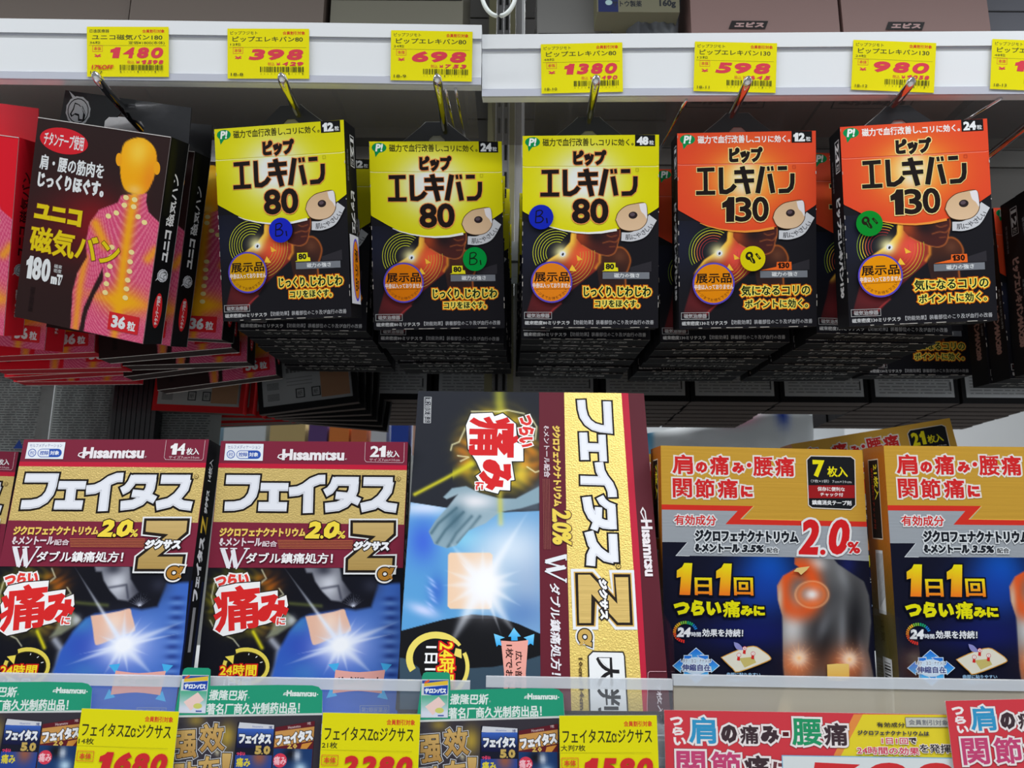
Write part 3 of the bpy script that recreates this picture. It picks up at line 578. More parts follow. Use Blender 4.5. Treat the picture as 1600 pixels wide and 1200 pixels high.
    A.poly([(54, 298), (1531, 316), (1508, 742), (18, 722)], GO, m=1)
    feitas_word(A, lambda x, y: (x, y+(x-100)*.006), 1)
    A.ell(1466, 384, 18, 18, (110, 84, 40)); A.ell(1466, 384, 14, 14, GO, m=1); A.T('R', 1460, 376, 1473, 393, (80, 60, 30))
    A.poly([(115, 110), (412, 112), (404, 244), (102, 240)], (226, 230, 238)); A.T('セルフメディケーション', 132, 122, 388, 152, (60, 74, 140))
    A.ell(155, 194, 32, 32, (44, 82, 170)); A.ell(155, 194, 26, 26, (226, 230, 238)); A.T('税', 138, 178, 172, 212, (44, 82, 170))
    pill = lambda x0, x1, y, rr, c: A.poly([(x0+rr+rr*math.cos(R(t)), y+rr*math.sin(R(t))) for t in range(90, 271, 20)]+[(x1-rr+rr*math.cos(R(t)), y+rr*math.sin(R(t))) for t in range(-90, 91, 20)], c)
    pill(198, 390, 196, 33, (44, 82, 170)); pill(203, 330, 196, 28, (226, 230, 238)); A.rect(290, 168, 340, 224, (44, 82, 170)); A.T('控除', 218, 178, 284, 212, (44, 82, 170), b=1); A.T('対象', 300, 178, 368, 212, (232, 236, 242), b=2)
    company(A, 560, 152, 1040, 242, b=8); A.line([(566, 190), (530, 200), (524, 216), (545, 228), (590, 212), (600, 196)], 9, (232, 226, 230)); A.T('®', 1048, 222, 1066, 240, (220, 200, 206))
    A.line([(1207, 100), (1202, 235), (1214, 252), (1498, 258), (1508, 246), (1512, 102)], 3, (216, 190, 196))
    A.T(cnt, 1248, 126, 1366, 214, (236, 232, 234), b=4.5); A.T('枚入', 1374, 162, 1472, 216, (236, 232, 234), b=4); A.T('サイズ7cm×10cm', 1240, 222, 1476, 248, (214, 190, 196))
    A.T('ジクロフェナクナトリウム', 72, 768, 740, 838, (232, 196, 96), b=4); A.T('2.0', 745, 716, 1000, 852, (240, 214, 70), b=14, sh=.2, o=[(8, (40, 20, 16))]); A.T('%', 988, 792, 1050, 852, (232, 206, 80), b=3)
    A.T('ℓ-メントール', 70, 846, 395, 912, (222, 206, 212), b=3); A.T('配合', 402, 870, 516, 916, (222, 206, 212), b=3)
    for i in range(6): A.line([(520+2*i, 866+i*12), (1110, 868+i*12)], 4, (196, 120, 70))
    A.strokes([([(92, 932), (140, 1078)], 36), ([(140, 1088), (180, 930)], 14), ([(172, 940), (196, 1078)], 36), ([(196, 1090), (286, 930)], 13), ([(72, 930), (132, 930)], 9), ([(152, 930), (206, 930)], 9), ([(258, 930), (304, 930)], 9)], (228, 226, 232)); A.T('ダブル鎮痛処方！', 276, 962, 950, 1048, (240, 238, 240), b=7, o=[(3, (90, 26, 44))])
    zed(A, lambda x, y: (x, y), 1)
    A.T('ジクサス', 1118, 872, 1390, 946, (238, 238, 242), b=7, o=[(8, (36, 26, 28))], sh=.1); A.T('α', 1305, 1078, 1428, 1178, (176, 122, 44), b=12, o=[(22, (232, 230, 228)), (9, (34, 24, 18))])
def maroon_mesh(name, cnt, side=True):
    A = Art(); A.carton(HW, HH, HT, (14, 14, 17), (100, 40, 56), (120, 80, 80), (20, 20, 24)); feitas_front(A, cnt)
    for sg in (1, -1):
        if sg > 0: A.plane((HW/2, 0, HH), (0, HT, 0), (0, 0, -HH), (1, 0, 0), 24, 182)
        else: A.plane((-HW/2, HT, HH), (0, -HT, 0), (0, 0, -HH), (-1, 0, 0), 24, 182)
        A.zoom(0, 0, 1); A.fill((15, 15, 18)); A.rect(0, 95, 24, 182, (20, 36, 90)); A.rect(3, 0, 19, 150, (15, 15, 18))
        A.T(cnt+'枚入', 6, 12, 13, 28, (226, 226, 228), b=.4, r=-90); A.T('ジクサス', 7, 34, 13, 50, (226, 226, 228), b=.4, r=-90); A.T('Z', 5, 52, 16, 64, (222, 186, 60), b=.7, r=-90); A.T('フェイタス', 5, 66, 15, 108, (226, 226, 230), b=.8, r=-90)
        A.rect(9, 112, 14, 140, (150, 150, 154)); A.rect(5, 152, 14, 180, (214, 216, 218)); 
        for i in range(14): A.rect(6.5, 153+i*1.9, 12.5, 153.8+i*1.9, (40, 40, 44))
    return A.mesh(name)
# the large box laid on its side (artwork turned a quarter clockwise)
BQ = [(653.6, 611), (1006, 615), (1047.3, 1114), (617.5, 1111)]
BW, BH, BT = .1666, .2169, .026
def big_front(A):
    A.front(BW, BH, 389, 506, BQ); A.fill((26, 28, 38)); A.zoom(620, 600, 4.617)
    hand = [(335, 820), (400, 755), (500, 740), (600, 790), (740, 830), (860, 830), (1030, 740), (1030, 860), (900, 900), (740, 930), (640, 1010), (520, 1060), (470, 1120), (430, 1170), (360, 1190), (270, 1160), (230, 1070), (280, 990), (370, 890), (440, 800), (360, 835)]
    up_ = [(100, 858), (360, 898), (520, 900), (780, 930), (1040, 920), (1060, 1800), (1045, 1815), (880, 1740), (700, 1680), (540, 1670), (330, 1710), (30, 1790), (60, 1300)]
    lo_ = [(0, 1980), (60, 1990), (150, 2050), (240, 2120), (520, 2060), (700, 2050), (900, 2010), (1060, 1960), (1060, 2520), (0, 2520)]
    def fn(X, Y):
        C = np.zeros(X.shape+(3,))+(30, 33, 42)
        nz = .65+.35*np.sin(X*.03+np.sin(Y*.021)*3)*np.sin(Y*.034+np.sin(X*.017)*2)
        gl = np.exp(-((np.hypot(X-730, (Y-480)*.95)-235)/80)**2); C = mix(C, (190, 160, 36), gl*.9*nz); C = mix(C, (214, 96, 30), gauss(X, Y, 960, 560, 70, 130)*.8*nz+gauss(X, Y, 480, 500, 50, 110)*.7*nz); C = mix(C, (230, 210, 70), gauss(X, Y, 900, 640, 70, 90)*.6)
        C = mix(C, (214, 206, 40), np.exp(-(dline(X, Y, [(540, 580), (340, 690), (130, 800)])/np.where(X > 400, 26, 14))**2)*.85); C = mix(C, (200, 200, 60), np.exp(-(dline(X, Y, [(740, 70), (745, 200)])/40)**2)*.6)
        for q in ([(500, 310), (450, 420), (400, 440), (390, 480)], [(540, 200), (740, 200), (800, 190), (920, 215)], [(980, 260), (1010, 310), (1000, 400)], [(940, 600), (1000, 640), (1030, 630)], [(440, 520), (520, 530), (460, 560)]): C = mix(C, (246, 240, 190), np.exp(-(dline(X, Y, q)/5)**2)*.8)
        C = mix(C, (110, 126, 140), soft(X, Y, [(800, 930), (860, 860), (1040, 700), (1040, 930)], 60)*.5)
        um = soft(X, Y, up_, 5); C = mix(C, (84, 150, 204), um); C = mix(C, (220, 226, 240), um*gauss(X, Y, 200, 900, 200, 60)*.9); C = mix(C, (60, 100, 205), um*gauss(X, Y, 190, 1140, 110, 160)); C = mix(C, (110, 190, 222), um*gauss(X, Y, 480, 1120, 140, 80)*.8)
        C = mix(C, (150, 170, 200), um*gauss(X, Y, 950, 1450, 200, 500)*.9); C = mix(C, (70, 112, 176), um*gauss(X, Y, 900, 1660, 180, 120)*.6); C = mix(C, (50, 90, 190), um*gauss(X, Y, 290, 1500, 60, 120)*.7); C = mix(C, (200, 206, 240), um*gauss(X, Y, 190, 1640, 110, 40, 20)*.9)
        for i in range(7): C = mix(C, (170, 190, 240), um*gauss(X, Y, 250+14*math.sin(i*2.1), 1420+i*36, 34, 9, 40)*.7)
        lm = soft(X, Y, lo_, 6); C = mix(C, (52, 72, 88), lm); C = mix(C, (12, 13, 18), (1-um)*(1-lm)*(Y > 1700))
        hm = soft(X, Y, hand, 10); C = mix(C, (130, 156, 170), hm); C = mix(C, (216, 216, 222), hm*gauss(X, Y, 560, 850, 150, 60)); C = mix(C, (66, 100, 118), hm*gauss(X, Y, 420, 980, 60, 110, 20)*.8)
        for q in ([(430, 900), (300, 1010), (250, 1080)], [(480, 930), (350, 1060), (290, 1150)], [(540, 960), (430, 1080), (370, 1180)], [(600, 960), (520, 1060), (440, 1150)]): C = mix(C, (56, 88, 104), hm*np.exp(-(dline(X, Y, q)/12)**2)*.7)
        C = mix(C, (206, 196, 60), np.exp(-(dline(X, Y, [(745, 800), (750, 1010)])/20)**2)*.6)
        C = mix(C, (226, 232, 240), um*gauss(X, Y, 800, 1180, 260, 180)*.75)
        pm = soft(X, Y, [(385, 1222), (672, 1222), (692, 1240), (686, 1615), (670, 1632), (385, 1630), (366, 1610), (370, 1240)], 6); C = mix(C, (230, 196, 166), pm)
        for a, l, wd in ((-58, 640, 50), (-128, 400, 60), (118, 640, 66), (57, 500, 60), (70, 420, 26), (150, 300, 40), (178, 300, 44), (200, 300, 34), (-90, 280, 40), (0, 280, 60), (30, 330, 40), (90, 280, 30), (-20, 300, 40), (225, 260, 26)):
            C = mix(C, (232, 236, 244), np.clip(raym(X, Y, 620, 1450, a, l, wd)*1.3, 0, 1)*.85)
        C = mix(C, (232, 226, 226), gauss(X, Y, 640, 1450, 150, 190)*.9); C = mix(C, (238, 240, 244), gauss(X, Y, 640, 1450, 100, 130))
        return C
    A.G(20, 30, 1050, 2380, 180, 380, fn)
    jag = [(535, 215), (690, 208), (705, 235), (765, 212), (860, 290), (868, 425), (912, 440), (914, 560), (828, 560), (850, 695), (820, 700), (818, 772), (742, 768), (730, 795), (640, 772), (570, 668), (610, 640), (575, 560), (515, 470), (500, 300)]
    A.poly(jag, (238, 236, 236), o=[(8, (26, 24, 26))])
    A.T('痛', 528, 236, 882, 535, (206, 34, 38), b=20, r=90, res=3); A.T('み', 598, 545, 826, 770, (206, 34, 38), b=17, r=90, res=3); A.T('に', 568, 710, 628, 768, (214, 60, 56), b=4, r=90, o=[(7, (238, 236, 236))])
    A.T('つらい', 880, 225, 992, 460, (214, 52, 48), b=7, r=90, o=[(9, (240, 236, 236))])
    A.T('第2類医薬品', 206, 104, 240, 276, (190, 192, 196), r=90); A.line([(200, 96), (250, 96), (244, 282), (196, 282)], 4, (190, 192, 196), closed=True)
    # clock and stretch tag, lower down
    A.arc(280, 1990, 190, 170, 150, 330, 44, (226, 208, 100), n=28); A.ell(330, 2040, 168, 190, (14, 13, 14)); A.arc(330, 2050, 180, 200, -30, 60, 26, (226, 208, 100), n=14)
    A.T('24時間', 300, 1872, 412, 2210, (240, 216, 50), b=8, r=90, o=[(10, (206, 22, 26))]); A.T('1日1回', 204, 1900, 284, 2200, (236, 236, 238), b=7, r=90); A.poly([(425, 1915), (465, 1925), (468, 1990), (412, 1968)], (226, 208, 100))
    for pts in ([(700, 1810), (780, 1838), (745, 1850), (760, 1900), (735, 1890), (720, 1905)], [(845, 1768), (895, 1830), (870, 1832), (872, 1860), (826, 1860), (826, 1832), (804, 1832)], [(992, 1812), (985, 1895), (965, 1880), (940, 1900), (935, 1850), (915, 1838)]): A.poly(pts, ((120, 200, 240), (50, 160, 226)))
    A.poly(curve([(752, 1860), (850, 1866), (948, 1856)], 3)+curve([(930, 2100), (945, 2340)], 3)+curve([(765, 2340), (775, 2100)], 3), (228, 158, 146)); A.T('広い部位に', 855, 1935, 905, 2290, (50, 22, 20), b=4, r=90); A.T('1枚でおトク', 786, 1890, 838, 2290, (50, 22, 20), b=5, r=90)
    # maroon / foil / maroon bands
    A.zoom(820, 600, 4.617)
    A.poly([(104, 60), (284, 60), (304, 1160), (342, 2600), (118, 2600), (106, 1160)], (96, 30, 44))
    A.poly([(284, 60), (696, 62), (772, 1160), (838, 2150), (868, 2600), (342, 2600), (304, 1160)], (226, 198, 108), m=1)
    A.poly([(696, 62), (745, 62), (800, 860), (822, 1160), (880, 2150), (905, 2600), (868, 2600), (838, 2150), (772, 1160)], (182, 32, 58))
    A.poly([(745, 62), (868, 70), (1150, 2700), (905, 2600), (880, 2150), (822, 1160), (800, 860)], (86, 28, 40))
    def f(lx, ly): t = (lx-100)/1360.; return (632-(ly-345)*(270-20*t)/305.+58*t, 112+t*1215)
    feitas_word(A, f, .86)
    g = lambda x, y: (x, y+1155)             # lower frame (820,850)
    A.poly([g(*q) for q in ((352, 206), (490, 206), (640, 370), (628, 214), (768, 214), (790, 604), (660, 604), (520, 440), (510, 604), (368, 604))], (210, 168, 84), m=2, o=[(20, (222, 224, 228)), (2, (222, 224, 228))])
    A.poly([g(*q) for q in ((362, 214), (486, 214), (650, 392), (640, 224), (760, 224), (780, 594), (664, 594), (508, 420), (500, 596), (376, 596))], (34, 26, 20))
    A.poly([g(*q) for q in ((384, 228), (470, 228), (668, 440), (652, 246), (745, 246), (758, 574), (672, 574), (480, 366), (478, 578), (392, 578))], (212, 180, 104), m=2)
    A.T('ジクサス', 532, 1155+262, 606, 1155+550, (236, 236, 240), b=8, r=90, o=[(9, (34, 26, 28))], sh=.1); A.T('α', 382, 1155+622, 486, 1155+752, (196, 160, 84), b=10, r=90, o=[(18, (222, 224, 228)), (8, (32, 24, 20))])
    A.ell(675, 1155+168, 20, 20, (40, 34, 28)); A.ell(675, 1155+168, 15, 15, (220, 190, 100)); A.T('R', 666, 1316, 684, 1332, (50, 40, 30), r=90)
    A.T('ジクロフェナクナトリウム', 198, 305, 268, 890, (226, 190, 90), b=4, r=90); A.T('2.0%', 196, 905, 340, 1170, (226, 200, 80), b=9, r=90, o=[(6, (90, 60, 50))], sh=.15)
    A.T('ℓ-メントール配合', 134, 305, 184, 680, (214, 196, 204), b=3, r=90)
    for i in range(5): A.line([(132+i*11, 690), (140+i*11, 1200)], 3, (150, 90, 80))
    A.strokes([([(296, 1250), (150, 1290)], 30), ([(146, 1292), (298, 1335)], 12), ([(290, 1328), (156, 1355)], 30), ([(146, 1356), (298, 1430)], 12), ([(298, 1236), (298, 1280)], 9), ([(298, 1410), (298, 1442)], 9)], (220, 222, 228)); A.T('ダブル鎮痛処方！', 178, 1155+290, 268, 1155+960, (226, 222, 228), b=7, r=90, sh=.1)
    company(A, 835, 985, 948, 1395, r=90, b=6, c=(226, 218, 222)); A.line([(862, 985), (836, 930), (850, 900), (866, 925), (876, 1000)], 9, (226, 218, 222))
    xx, yy = 462, 1155+790; A.poly([(xx+30, yy), (705, yy+4), (714, yy+30), (742, 2470), (720, 2500), (500, 2500), (478, 2470), (xx, yy+30)], (226, 228, 230), o=[(9, (30, 26, 22))])
    A.T('大判', 512, 1155+822, 700, 1155+1260, (30, 28, 30), b=9, r=90); A.T('10cm×14cm', 386, 1155+830, 430, 1155+1210, (90, 70, 36), b=2, r=90)
    A.line([(890, 2500), (888, 2095), (900, 2084), (1020, 2084)], 4, (196, 150, 160)); A.T('7枚入', 945, 2180, 1000, 2420, (220, 206, 212), b=5, r=90)
def big_mesh(name):
    A = Art(); A.carton(BW, BH, BT, (84, 28, 40), (60, 30, 36), (70, 40, 40), (30, 30, 36)); big_front(A)
    A.plane((-BW/2, BT, BH), (0, -BT, 0), (0, 0, -BH), (-1, 0, 0), 30, 230).zoom(0, 0, 1); A.fill((16, 17, 24)); return A.mesh(name)
# ---------------------------------------------------------------- gold box, 7 / 21 sheets
GQ = [(1031.4, 695.7), (1347.5, 703.6), (1373, 1132), (1040, 1130)]
GW, GH, GT = .141, .179, .03
def gold_front(A, cnt, Q=None):
    A.front(GW, GH, 338, 430, GQ); A.fill((14, 16, 34)); A.zoom(1010, 680, 4.444)
    tor = [(1030, 850), (1290, 850), (1330, 900), (1420, 960), (1510, 1020), (1545, 1120), (1560, 1300), (1540, 1500), (1580, 1700), (1600, 2050), (880, 2050), (900, 1960), (930, 1840), (965, 1760), (950, 1600), (945, 1260), (915, 1150), (908, 1050), (950, 980), (1060, 920), (1030, 900)]
    def fn(X, Y):
        C = np.zeros(X.shape+(3,))+(14, 16, 36); C = mix(C, (10, 90, 190), gauss(X, Y, 850, 950, 170, 190)); C = mix(C, (20, 60, 160), gauss(X, Y, 800, 1080, 240, 220)*.8); C = mix(C, (16, 26, 110), gauss(X, Y, 720, 1380, 380, 120)*.7); C = mix(C, (24, 34, 110), gauss(X, Y, 1400, 900, 60, 90)*.6); C = mix(C, (22, 40, 120), gauss(X, Y, 760, 1900, 200, 140)*.6)
        tm = soft(X, Y, tor, 10); C = mix(C, (96, 96, 98), tm); C = mix(C, (200, 202, 204), tm*gauss(X, Y, 1020, 1340, 90, 190)); C = mix(C, (196, 198, 200), tm*gauss(X, Y, 1180, 900, 70, 50)); C = mix(C, (28, 28, 32), tm*gauss(X, Y, 1220, 1450, 110, 240)*.95); C = mix(C, (130, 132, 136), tm*gauss(X, Y, 1370, 1000, 40, 140, -20)*.9)
        C = mix(C, (22, 22, 26), tm*gauss(X, Y, 1450, 1350, 70, 320)*.95); C = mix(C, (120, 122, 128), tm*gauss(X, Y, 1360, 1380, 26, 220)*.7); C = mix(C, (120, 122, 128), tm*gauss(X, Y, 1230, 1330, 40, 110, 20)*.6); C = mix(C, (140, 144, 156), tm*gauss(X, Y, 1510, 1620, 26, 190, -8)*.6); C = mix(C, (60, 60, 64), tm*gauss(X, Y, 1250, 1120, 110, 90)*.7)
        C = mix(C, (200, 176, 150), tm*gauss(X, Y, 960, 1950, 60, 120))
        sh = np.clip(np.hypot((X-1060)/150, (Y-1080)/210), 0, 2); C = mix(C, (226, 84, 30), tm*np.exp(-((sh-.75)/.42)**2)/(1+np.exp((X-1270)/22.))*.95/(1+np.exp((Y-1300)/34.))); C = mix(C, (206, 190, 170), tm*gauss(X, Y, 925, 1130, 26, 120)*.8)
        dd = np.hypot((X-1150)/1.25, Y-1110); C = mix(C, (232, 110, 50), np.exp(-((dd-70)/22)**2)*.75); C = mix(C, (240, 170, 120), np.exp(-((dd-92)/6)**2)*.7); C = mix(C, (232, 226, 224), np.exp(-(dd/42)**2))
        for bx, by in ((1060, 1550), (1410, 1560)):
            C = mix(C, (226, 100, 40), gauss(X, Y, bx-20, by+40, 130, 120)*.85*(tm*.9+.1)); C = mix(C, (246, 236, 226), gauss(X, Y, bx, by, 56))
            for a in range(0, 360, 24): C = mix(C, (250, 190, 130), raym(X, Y, bx, by, a+bx, 150, 5)*.6)
        return C
    A.G(95, 845, 1610, 2040, 190, 160, fn)
    # silver and red bands, brushed gold head
    A.poly([(60, 500), (1620, 500), (1620, 880), (1010, 850), (1000, 850), (205, 838), (285, 745), (60, 742)], (168, 174, 182), m=2)
    A.poly([(60, 50), (1620, 50), (1620, 610), (660, 590), (745, 500), (640, 520), (60, 482)], (214, 164, 56), m=2)
    A.poly([(60, 480), (745, 494), (655, 584), (1620, 606), (1620, 642), (548, 620), (632, 528), (60, 516)], (206, 48, 36))
    A.line([(745, 494), (655, 584), (1080, 594)], 4, (240, 190, 80)); A.line([(285, 745), (205, 838), (300, 840)], 4, (210, 214, 220))
    o = [(11, (226, 220, 214))]; RD = (206, 38, 40)
    A.T('肩', 175, 130, 322, 272, RD, b=11, o=o); A.T('の', 338, 182, 422, 262, RD, b=8, o=o); A.T('痛', 436, 138, 574, 278, RD, b=10, o=o); A.T('み', 592, 188, 680, 266, RD, b=8, o=o); A.ell(712, 208, 16, 16, RD, o=o); A.T('腰', 736, 148, 880, 288, RD, b=10, o=o); A.T('痛', 888, 150, 1030, 290, RD, b=10, o=o)
    A.T('関', 178, 298, 316, 436, RD, b=9, o=o); A.T('節', 332, 302, 474, 440, RD, b=10, o=o); A.T('痛', 490, 302, 636, 440, RD, b=10, o=o); A.T('に', 652, 350, 738, 434, RD, b=8, o=o)
    rr = 26; x0, y0, x1, y1 = 1116, 148, 1444, 512
    A.poly([(x0+rr, y0), (x1-rr, y0+6), (x1, y0+rr), (x1+6, y1-rr), (x1-rr, y1+4), (x0+rr+10, y1-8), (x0+12, y1-rr), (x0, y0+rr)], (22, 24, 28), o=[(7, (214, 206, 196))])
    A.T(cnt, 1152 if cnt == '7' else 1135, 172, 1240 if cnt == '7' else 1262, 292, (228, 216, 20), b=11); A.T('枚入', 1254 if cnt == '7' else 1270, 218, 1398 if cnt == '7' else 1410, 294, (228, 216, 20), b=6); A.T('（7枚×1袋）7cm×10cm' if cnt == '7' else '（7枚×3袋）7cm×10cm', 1140, 308, 1424, 338, (206, 206, 208))
    A.rect(1126, 350, 1446, 440, (150, 26, 30)); A.T('保存に便利な', 1186, 360, 1378, 394, (230, 226, 226), b=1.5); A.T('チャック付', 1206, 400, 1366, 430, (230, 226, 226), b=1.5); A.T('鎮痛消炎テープ剤', 1148, 452, 1424, 492, (230, 230, 232), b=2)
    A.T('有効成分', 190, 552, 484, 630, (206, 40, 40), b=6, o=[(8, (222, 222, 224))]); A.T('ジクロフェナクナトリウム', 334, 656, 1056, 752, (26, 30, 38), b=5, o=[(8, (214, 218, 222))])
    A.T('ℓ-メントール', 334, 752, 648, 818, (26, 30, 38), b=5, o=[(8, (214, 218, 222))]); A.T('3.5%', 658, 762, 818, 818, (26, 30, 38), b=5, sh=.2, o=[(7, (214, 218, 222))]); A.T('配合', 832, 782, 916, 820, (26, 30, 38), b=3, o=[(7, (214, 218, 222))])
    A.T('2.0', 1045, 585, 1420, 835, (206, 30, 34), b=14, sh=.24, o=[(15, (222, 222, 224))]); A.T('%', 1392, 742, 1484, 826, (206, 34, 36), b=5, o=[(8, (222, 222, 224))])
    yg = ((232, 220, 20), (240, 120, 30)); ob = [(10, (10, 12, 26))]
    A.T('1', 205, 888, 322, 1112, yg, b=20, sh=.15, o=ob); A.T('日', 332, 990, 456, 1114, yg, b=12, o=ob); A.T('1', 478, 892, 598, 1116, yg, b=20, sh=.15, o=ob); A.T('回', 604, 990, 742, 1116, yg, b=10, o=ob)
    A.zoom(1010, 880, 4.444)
    A.T('つらい', 188, 256, 520, 368, (228, 222, 10), b=9, o=ob, sh=.05); A.T('痛', 528, 258, 652, 378, (228, 222, 10), b=8, o=ob); A.T('みに', 650, 296, 822, 370, (228, 222, 10), b=7, o=ob)
    for i in range(22):
        a = 95+i*11.5; c = [(226, 50, 40), (236, 90, 40), (240, 140, 40), (230, 180, 40), (120, 180, 60), (30, 160, 110), (30, 120, 200)][min(i*7//22, 6)]; A.arc(270, 478, 76, 66, a, a+8, 20, c, n=3)
    A.T('24', 208, 446, 308, 514, (236, 238, 242), b=7, sh=.15, o=[(5, (30, 40, 70))]); A.T('時間', 310, 478, 378, 512, (222, 226, 234), b=2); A.T('効果を持続！', 384, 456, 672, 514, (232, 234, 240), b=5, o=[(4, (40, 44, 60))], sh=.08)
    for a in range(0, 360, 45):
        dx, dy = math.cos(R(a)), math.sin(R(a)); L = 122 if a % 90 else 150; L = L*(.95 if a % 180 else 1.05); P = lambda s, t: (344+dx*s-dy*t, 712+dy*s*.84+dx*t*.84)
        A.poly([P(20, 22), (P(L-50, 30)), P(L-50, 52), P(L, 0), P(L-50, -52), P(L-50, -30), P(20, -22)], ((30, 110, 220), (90, 190, 245)), o=[(5, (206, 226, 245))])
    A.ell(344, 712, 90, 60, (206, 226, 246)); A.T('タテ・ヨコ・ナナメに', 250, 664, 440, 692, (60, 70, 110), o=[(4, (220, 234, 248))]); A.T('伸縮自在', 246, 700, 444, 748, (40, 50, 130), b=3, o=[(7, (220, 234, 248))])
    A.poly(curve([(522, 655), (640, 605), (740, 580), (800, 610), (855, 655), (830, 680), (640, 750), (600, 730), (522, 655)], 3)[:-1], (226, 222, 206), o=[(6, (206, 150, 60))]); A.poly([(640, 660), (740, 650), (760, 690), (680, 725)], (200, 184, 110)); A.poly(curve([(605, 548), (640, 560), (670, 600), (630, 600), (610, 575), (605, 548)], 3)[:-1], (140, 140, 200))
    for x, y, t in ((680, 592, '1'), (640, 638, '2'), (738, 628, '3')): A.poly([(x-8, y), (x+8, y), (x+6, y+40), (x-14, y+36)], (206, 40, 40)); A.ell(x, y, 15, 15, (206, 40, 40)); A.ell(x, y, 12, 12, (236, 232, 230)); A.T(t, x-4, y-8, x+4, y+8, (206, 40, 40))
    A.T('曲部に貼りやすい', 555, 758, 790, 786, (150, 190, 226), b=1.5); A.T('3分割ライナー', 555, 796, 770, 826, (150, 190, 226), b=1.5)
    A.poly([(1018, 60), (1040, 36), (1130, 24), (1110, 50), (1070, 84), (1050, 64)], (222, 190, 120)); A.poly([(1250, 704), (1320, 698), (1400, 700), (1404, 812), (1330, 818), (1252, 812)], ((232, 196, 110), (226, 170, 70)))
def gold_mesh(name, cnt):
    A = Art(); A.carton(GW, GH, GT, (120, 74, 18), (190, 140, 40), (120, 90, 30), (90, 70, 26), m=2); gold_front(A, cnt)
    for sg in (1, -1):
        if sg > 0: A.plane((GW/2, 0, GH), (0, GT, 0), (0, 0, -GH), (1, 0, 0), 30, 179)
        else: A.plane((-GW/2, GT, GH), (0, -GT, 0), (0, 0, -GH), (-1, 0, 0), 30, 179)
        A.zoom(0, 0, 1); A.G(0, 0, 30, 179, 3, 30, lambda X, Y: mix(np.zeros(X.shape+(3,))+(190, 112, 30), (96, 84, 20), np.clip((Y-60)/60, 0, 1)), m=2)
        A.rect(7, 9, 20, 62, (30, 22, 18), o=[(.8, (206, 190, 170))]); A.T(cnt+'枚入', 13, 12, 19, 36, (226, 206, 40), b=.5, r=90); A.T('保存に便利なチャック付', 9.5, 14, 12.5, 56, (190, 60, 40), r=90)
        A.rect(9, 70, 19, 112, (206, 208, 210)); 
        for i in range(9): A_local(A, [(10.2+i, 72), (10.2+i, 90+((i*37) % 19))], .35, (60, 60, 66))
        A.rect(10, 140, 22, 179, (222, 224, 226))
        for i in range(20): A.rect(12, 143+i*1.8, 20, 143+i*1.8+(.5, .9, 1.2)[i*7 % 3], (30, 30, 34))
        A.T('注意', 10, 116, 15, 130, (70, 60, 16), r=90)
    return A.mesh(name)
# ================================================================ price tickets, header cards, red price posters
def ticket_mesh(name, brand, prod, cnt, price, tax, code, off=None, list_=None):
    A = Art(); W, H = 130, 80; A.add3([(-.0308, .0006, 0), (.0308, .0006, 0), (.0308, .0006, .0375), (-.0308, .0006, .0375)], [(0, 3, 2, 1)], (235, 235, 200), 3)
    A.front(.0616, .0375, 1300, 775, [(0, 0), (1300, 0), (1300, 775), (0, 775)]); A.zoom(0, 0, 1); Y = (236, 226, 24); A.fill(Y, 3)
    RD = (222, 66, 82); G = (74, 76, 40)
    A.T(brand, 45, 40, 45+62*len(brand), 95, G, b=1); A.T('会員割引対象', 880, 40, 1235, 95, (214, 60, 40), b=1.5)
    A.T(prod, 80, 120, 1200, 205, G, b=2); A.T(cnt, 45, 225, 215, 268, G, b=.5)
    if list_: A.T(list_, 660, 222, 1235, 280, G, b=.5)
    A.line([(30, 290), (1255, 292)], 5, (150, 150, 40)); A.line([(90, 295), (245, 295), (245, 385), (90, 385)], 6, (226, 110, 60), closed=True); A.T('本体', 110, 312, 225, 368, (226, 100, 56), b=1.5)
    A.T('¥', 115, 425, 225, 480, RD, b=4); n = len(price); x0 = 330 if n == 4 else 320
    for i, ch in enumerate(price):
        w_ = (1230-x0)/n; a = x0+i*w_+w_*.06; A.T(ch, a+(w_*.12 if ch == '1' else 0), 318, a+w_*.86, 488, RD, b=17, sh=.14)
    A.T('税込', 640, 522, 750, 575, (226, 100, 60)); A.T('¥', 778, 525, 840, 575, RD, b=3)
    for i, ch in enumerate(tax): w_ = 360/len(tax); A.T(ch, 868+i*w_, 515, 868+i*w_+w_*.84, 578, RD, b=8, sh=.14)
    rn = random.Random(price); x = 520
    while x < 1225: wd = rn.choice((6, 6, 11, 17)); A.rect(x, 590, x+wd, 675, (60, 66, 30)); x += wd+rn.choice((8, 8, 14, 20))
    for i in range(13): A.Ch(str(rn.randint(0, 9)), 535+i*55, 700, 30, 0, (90, 92, 40))
    A.T(code, 55, 690, 250, 735, G, b=.5)
    if off: A.T(off, 75, 595, 425, 665, (214, 60, 50), b=3, sh=.15)
    return A.mesh(name)
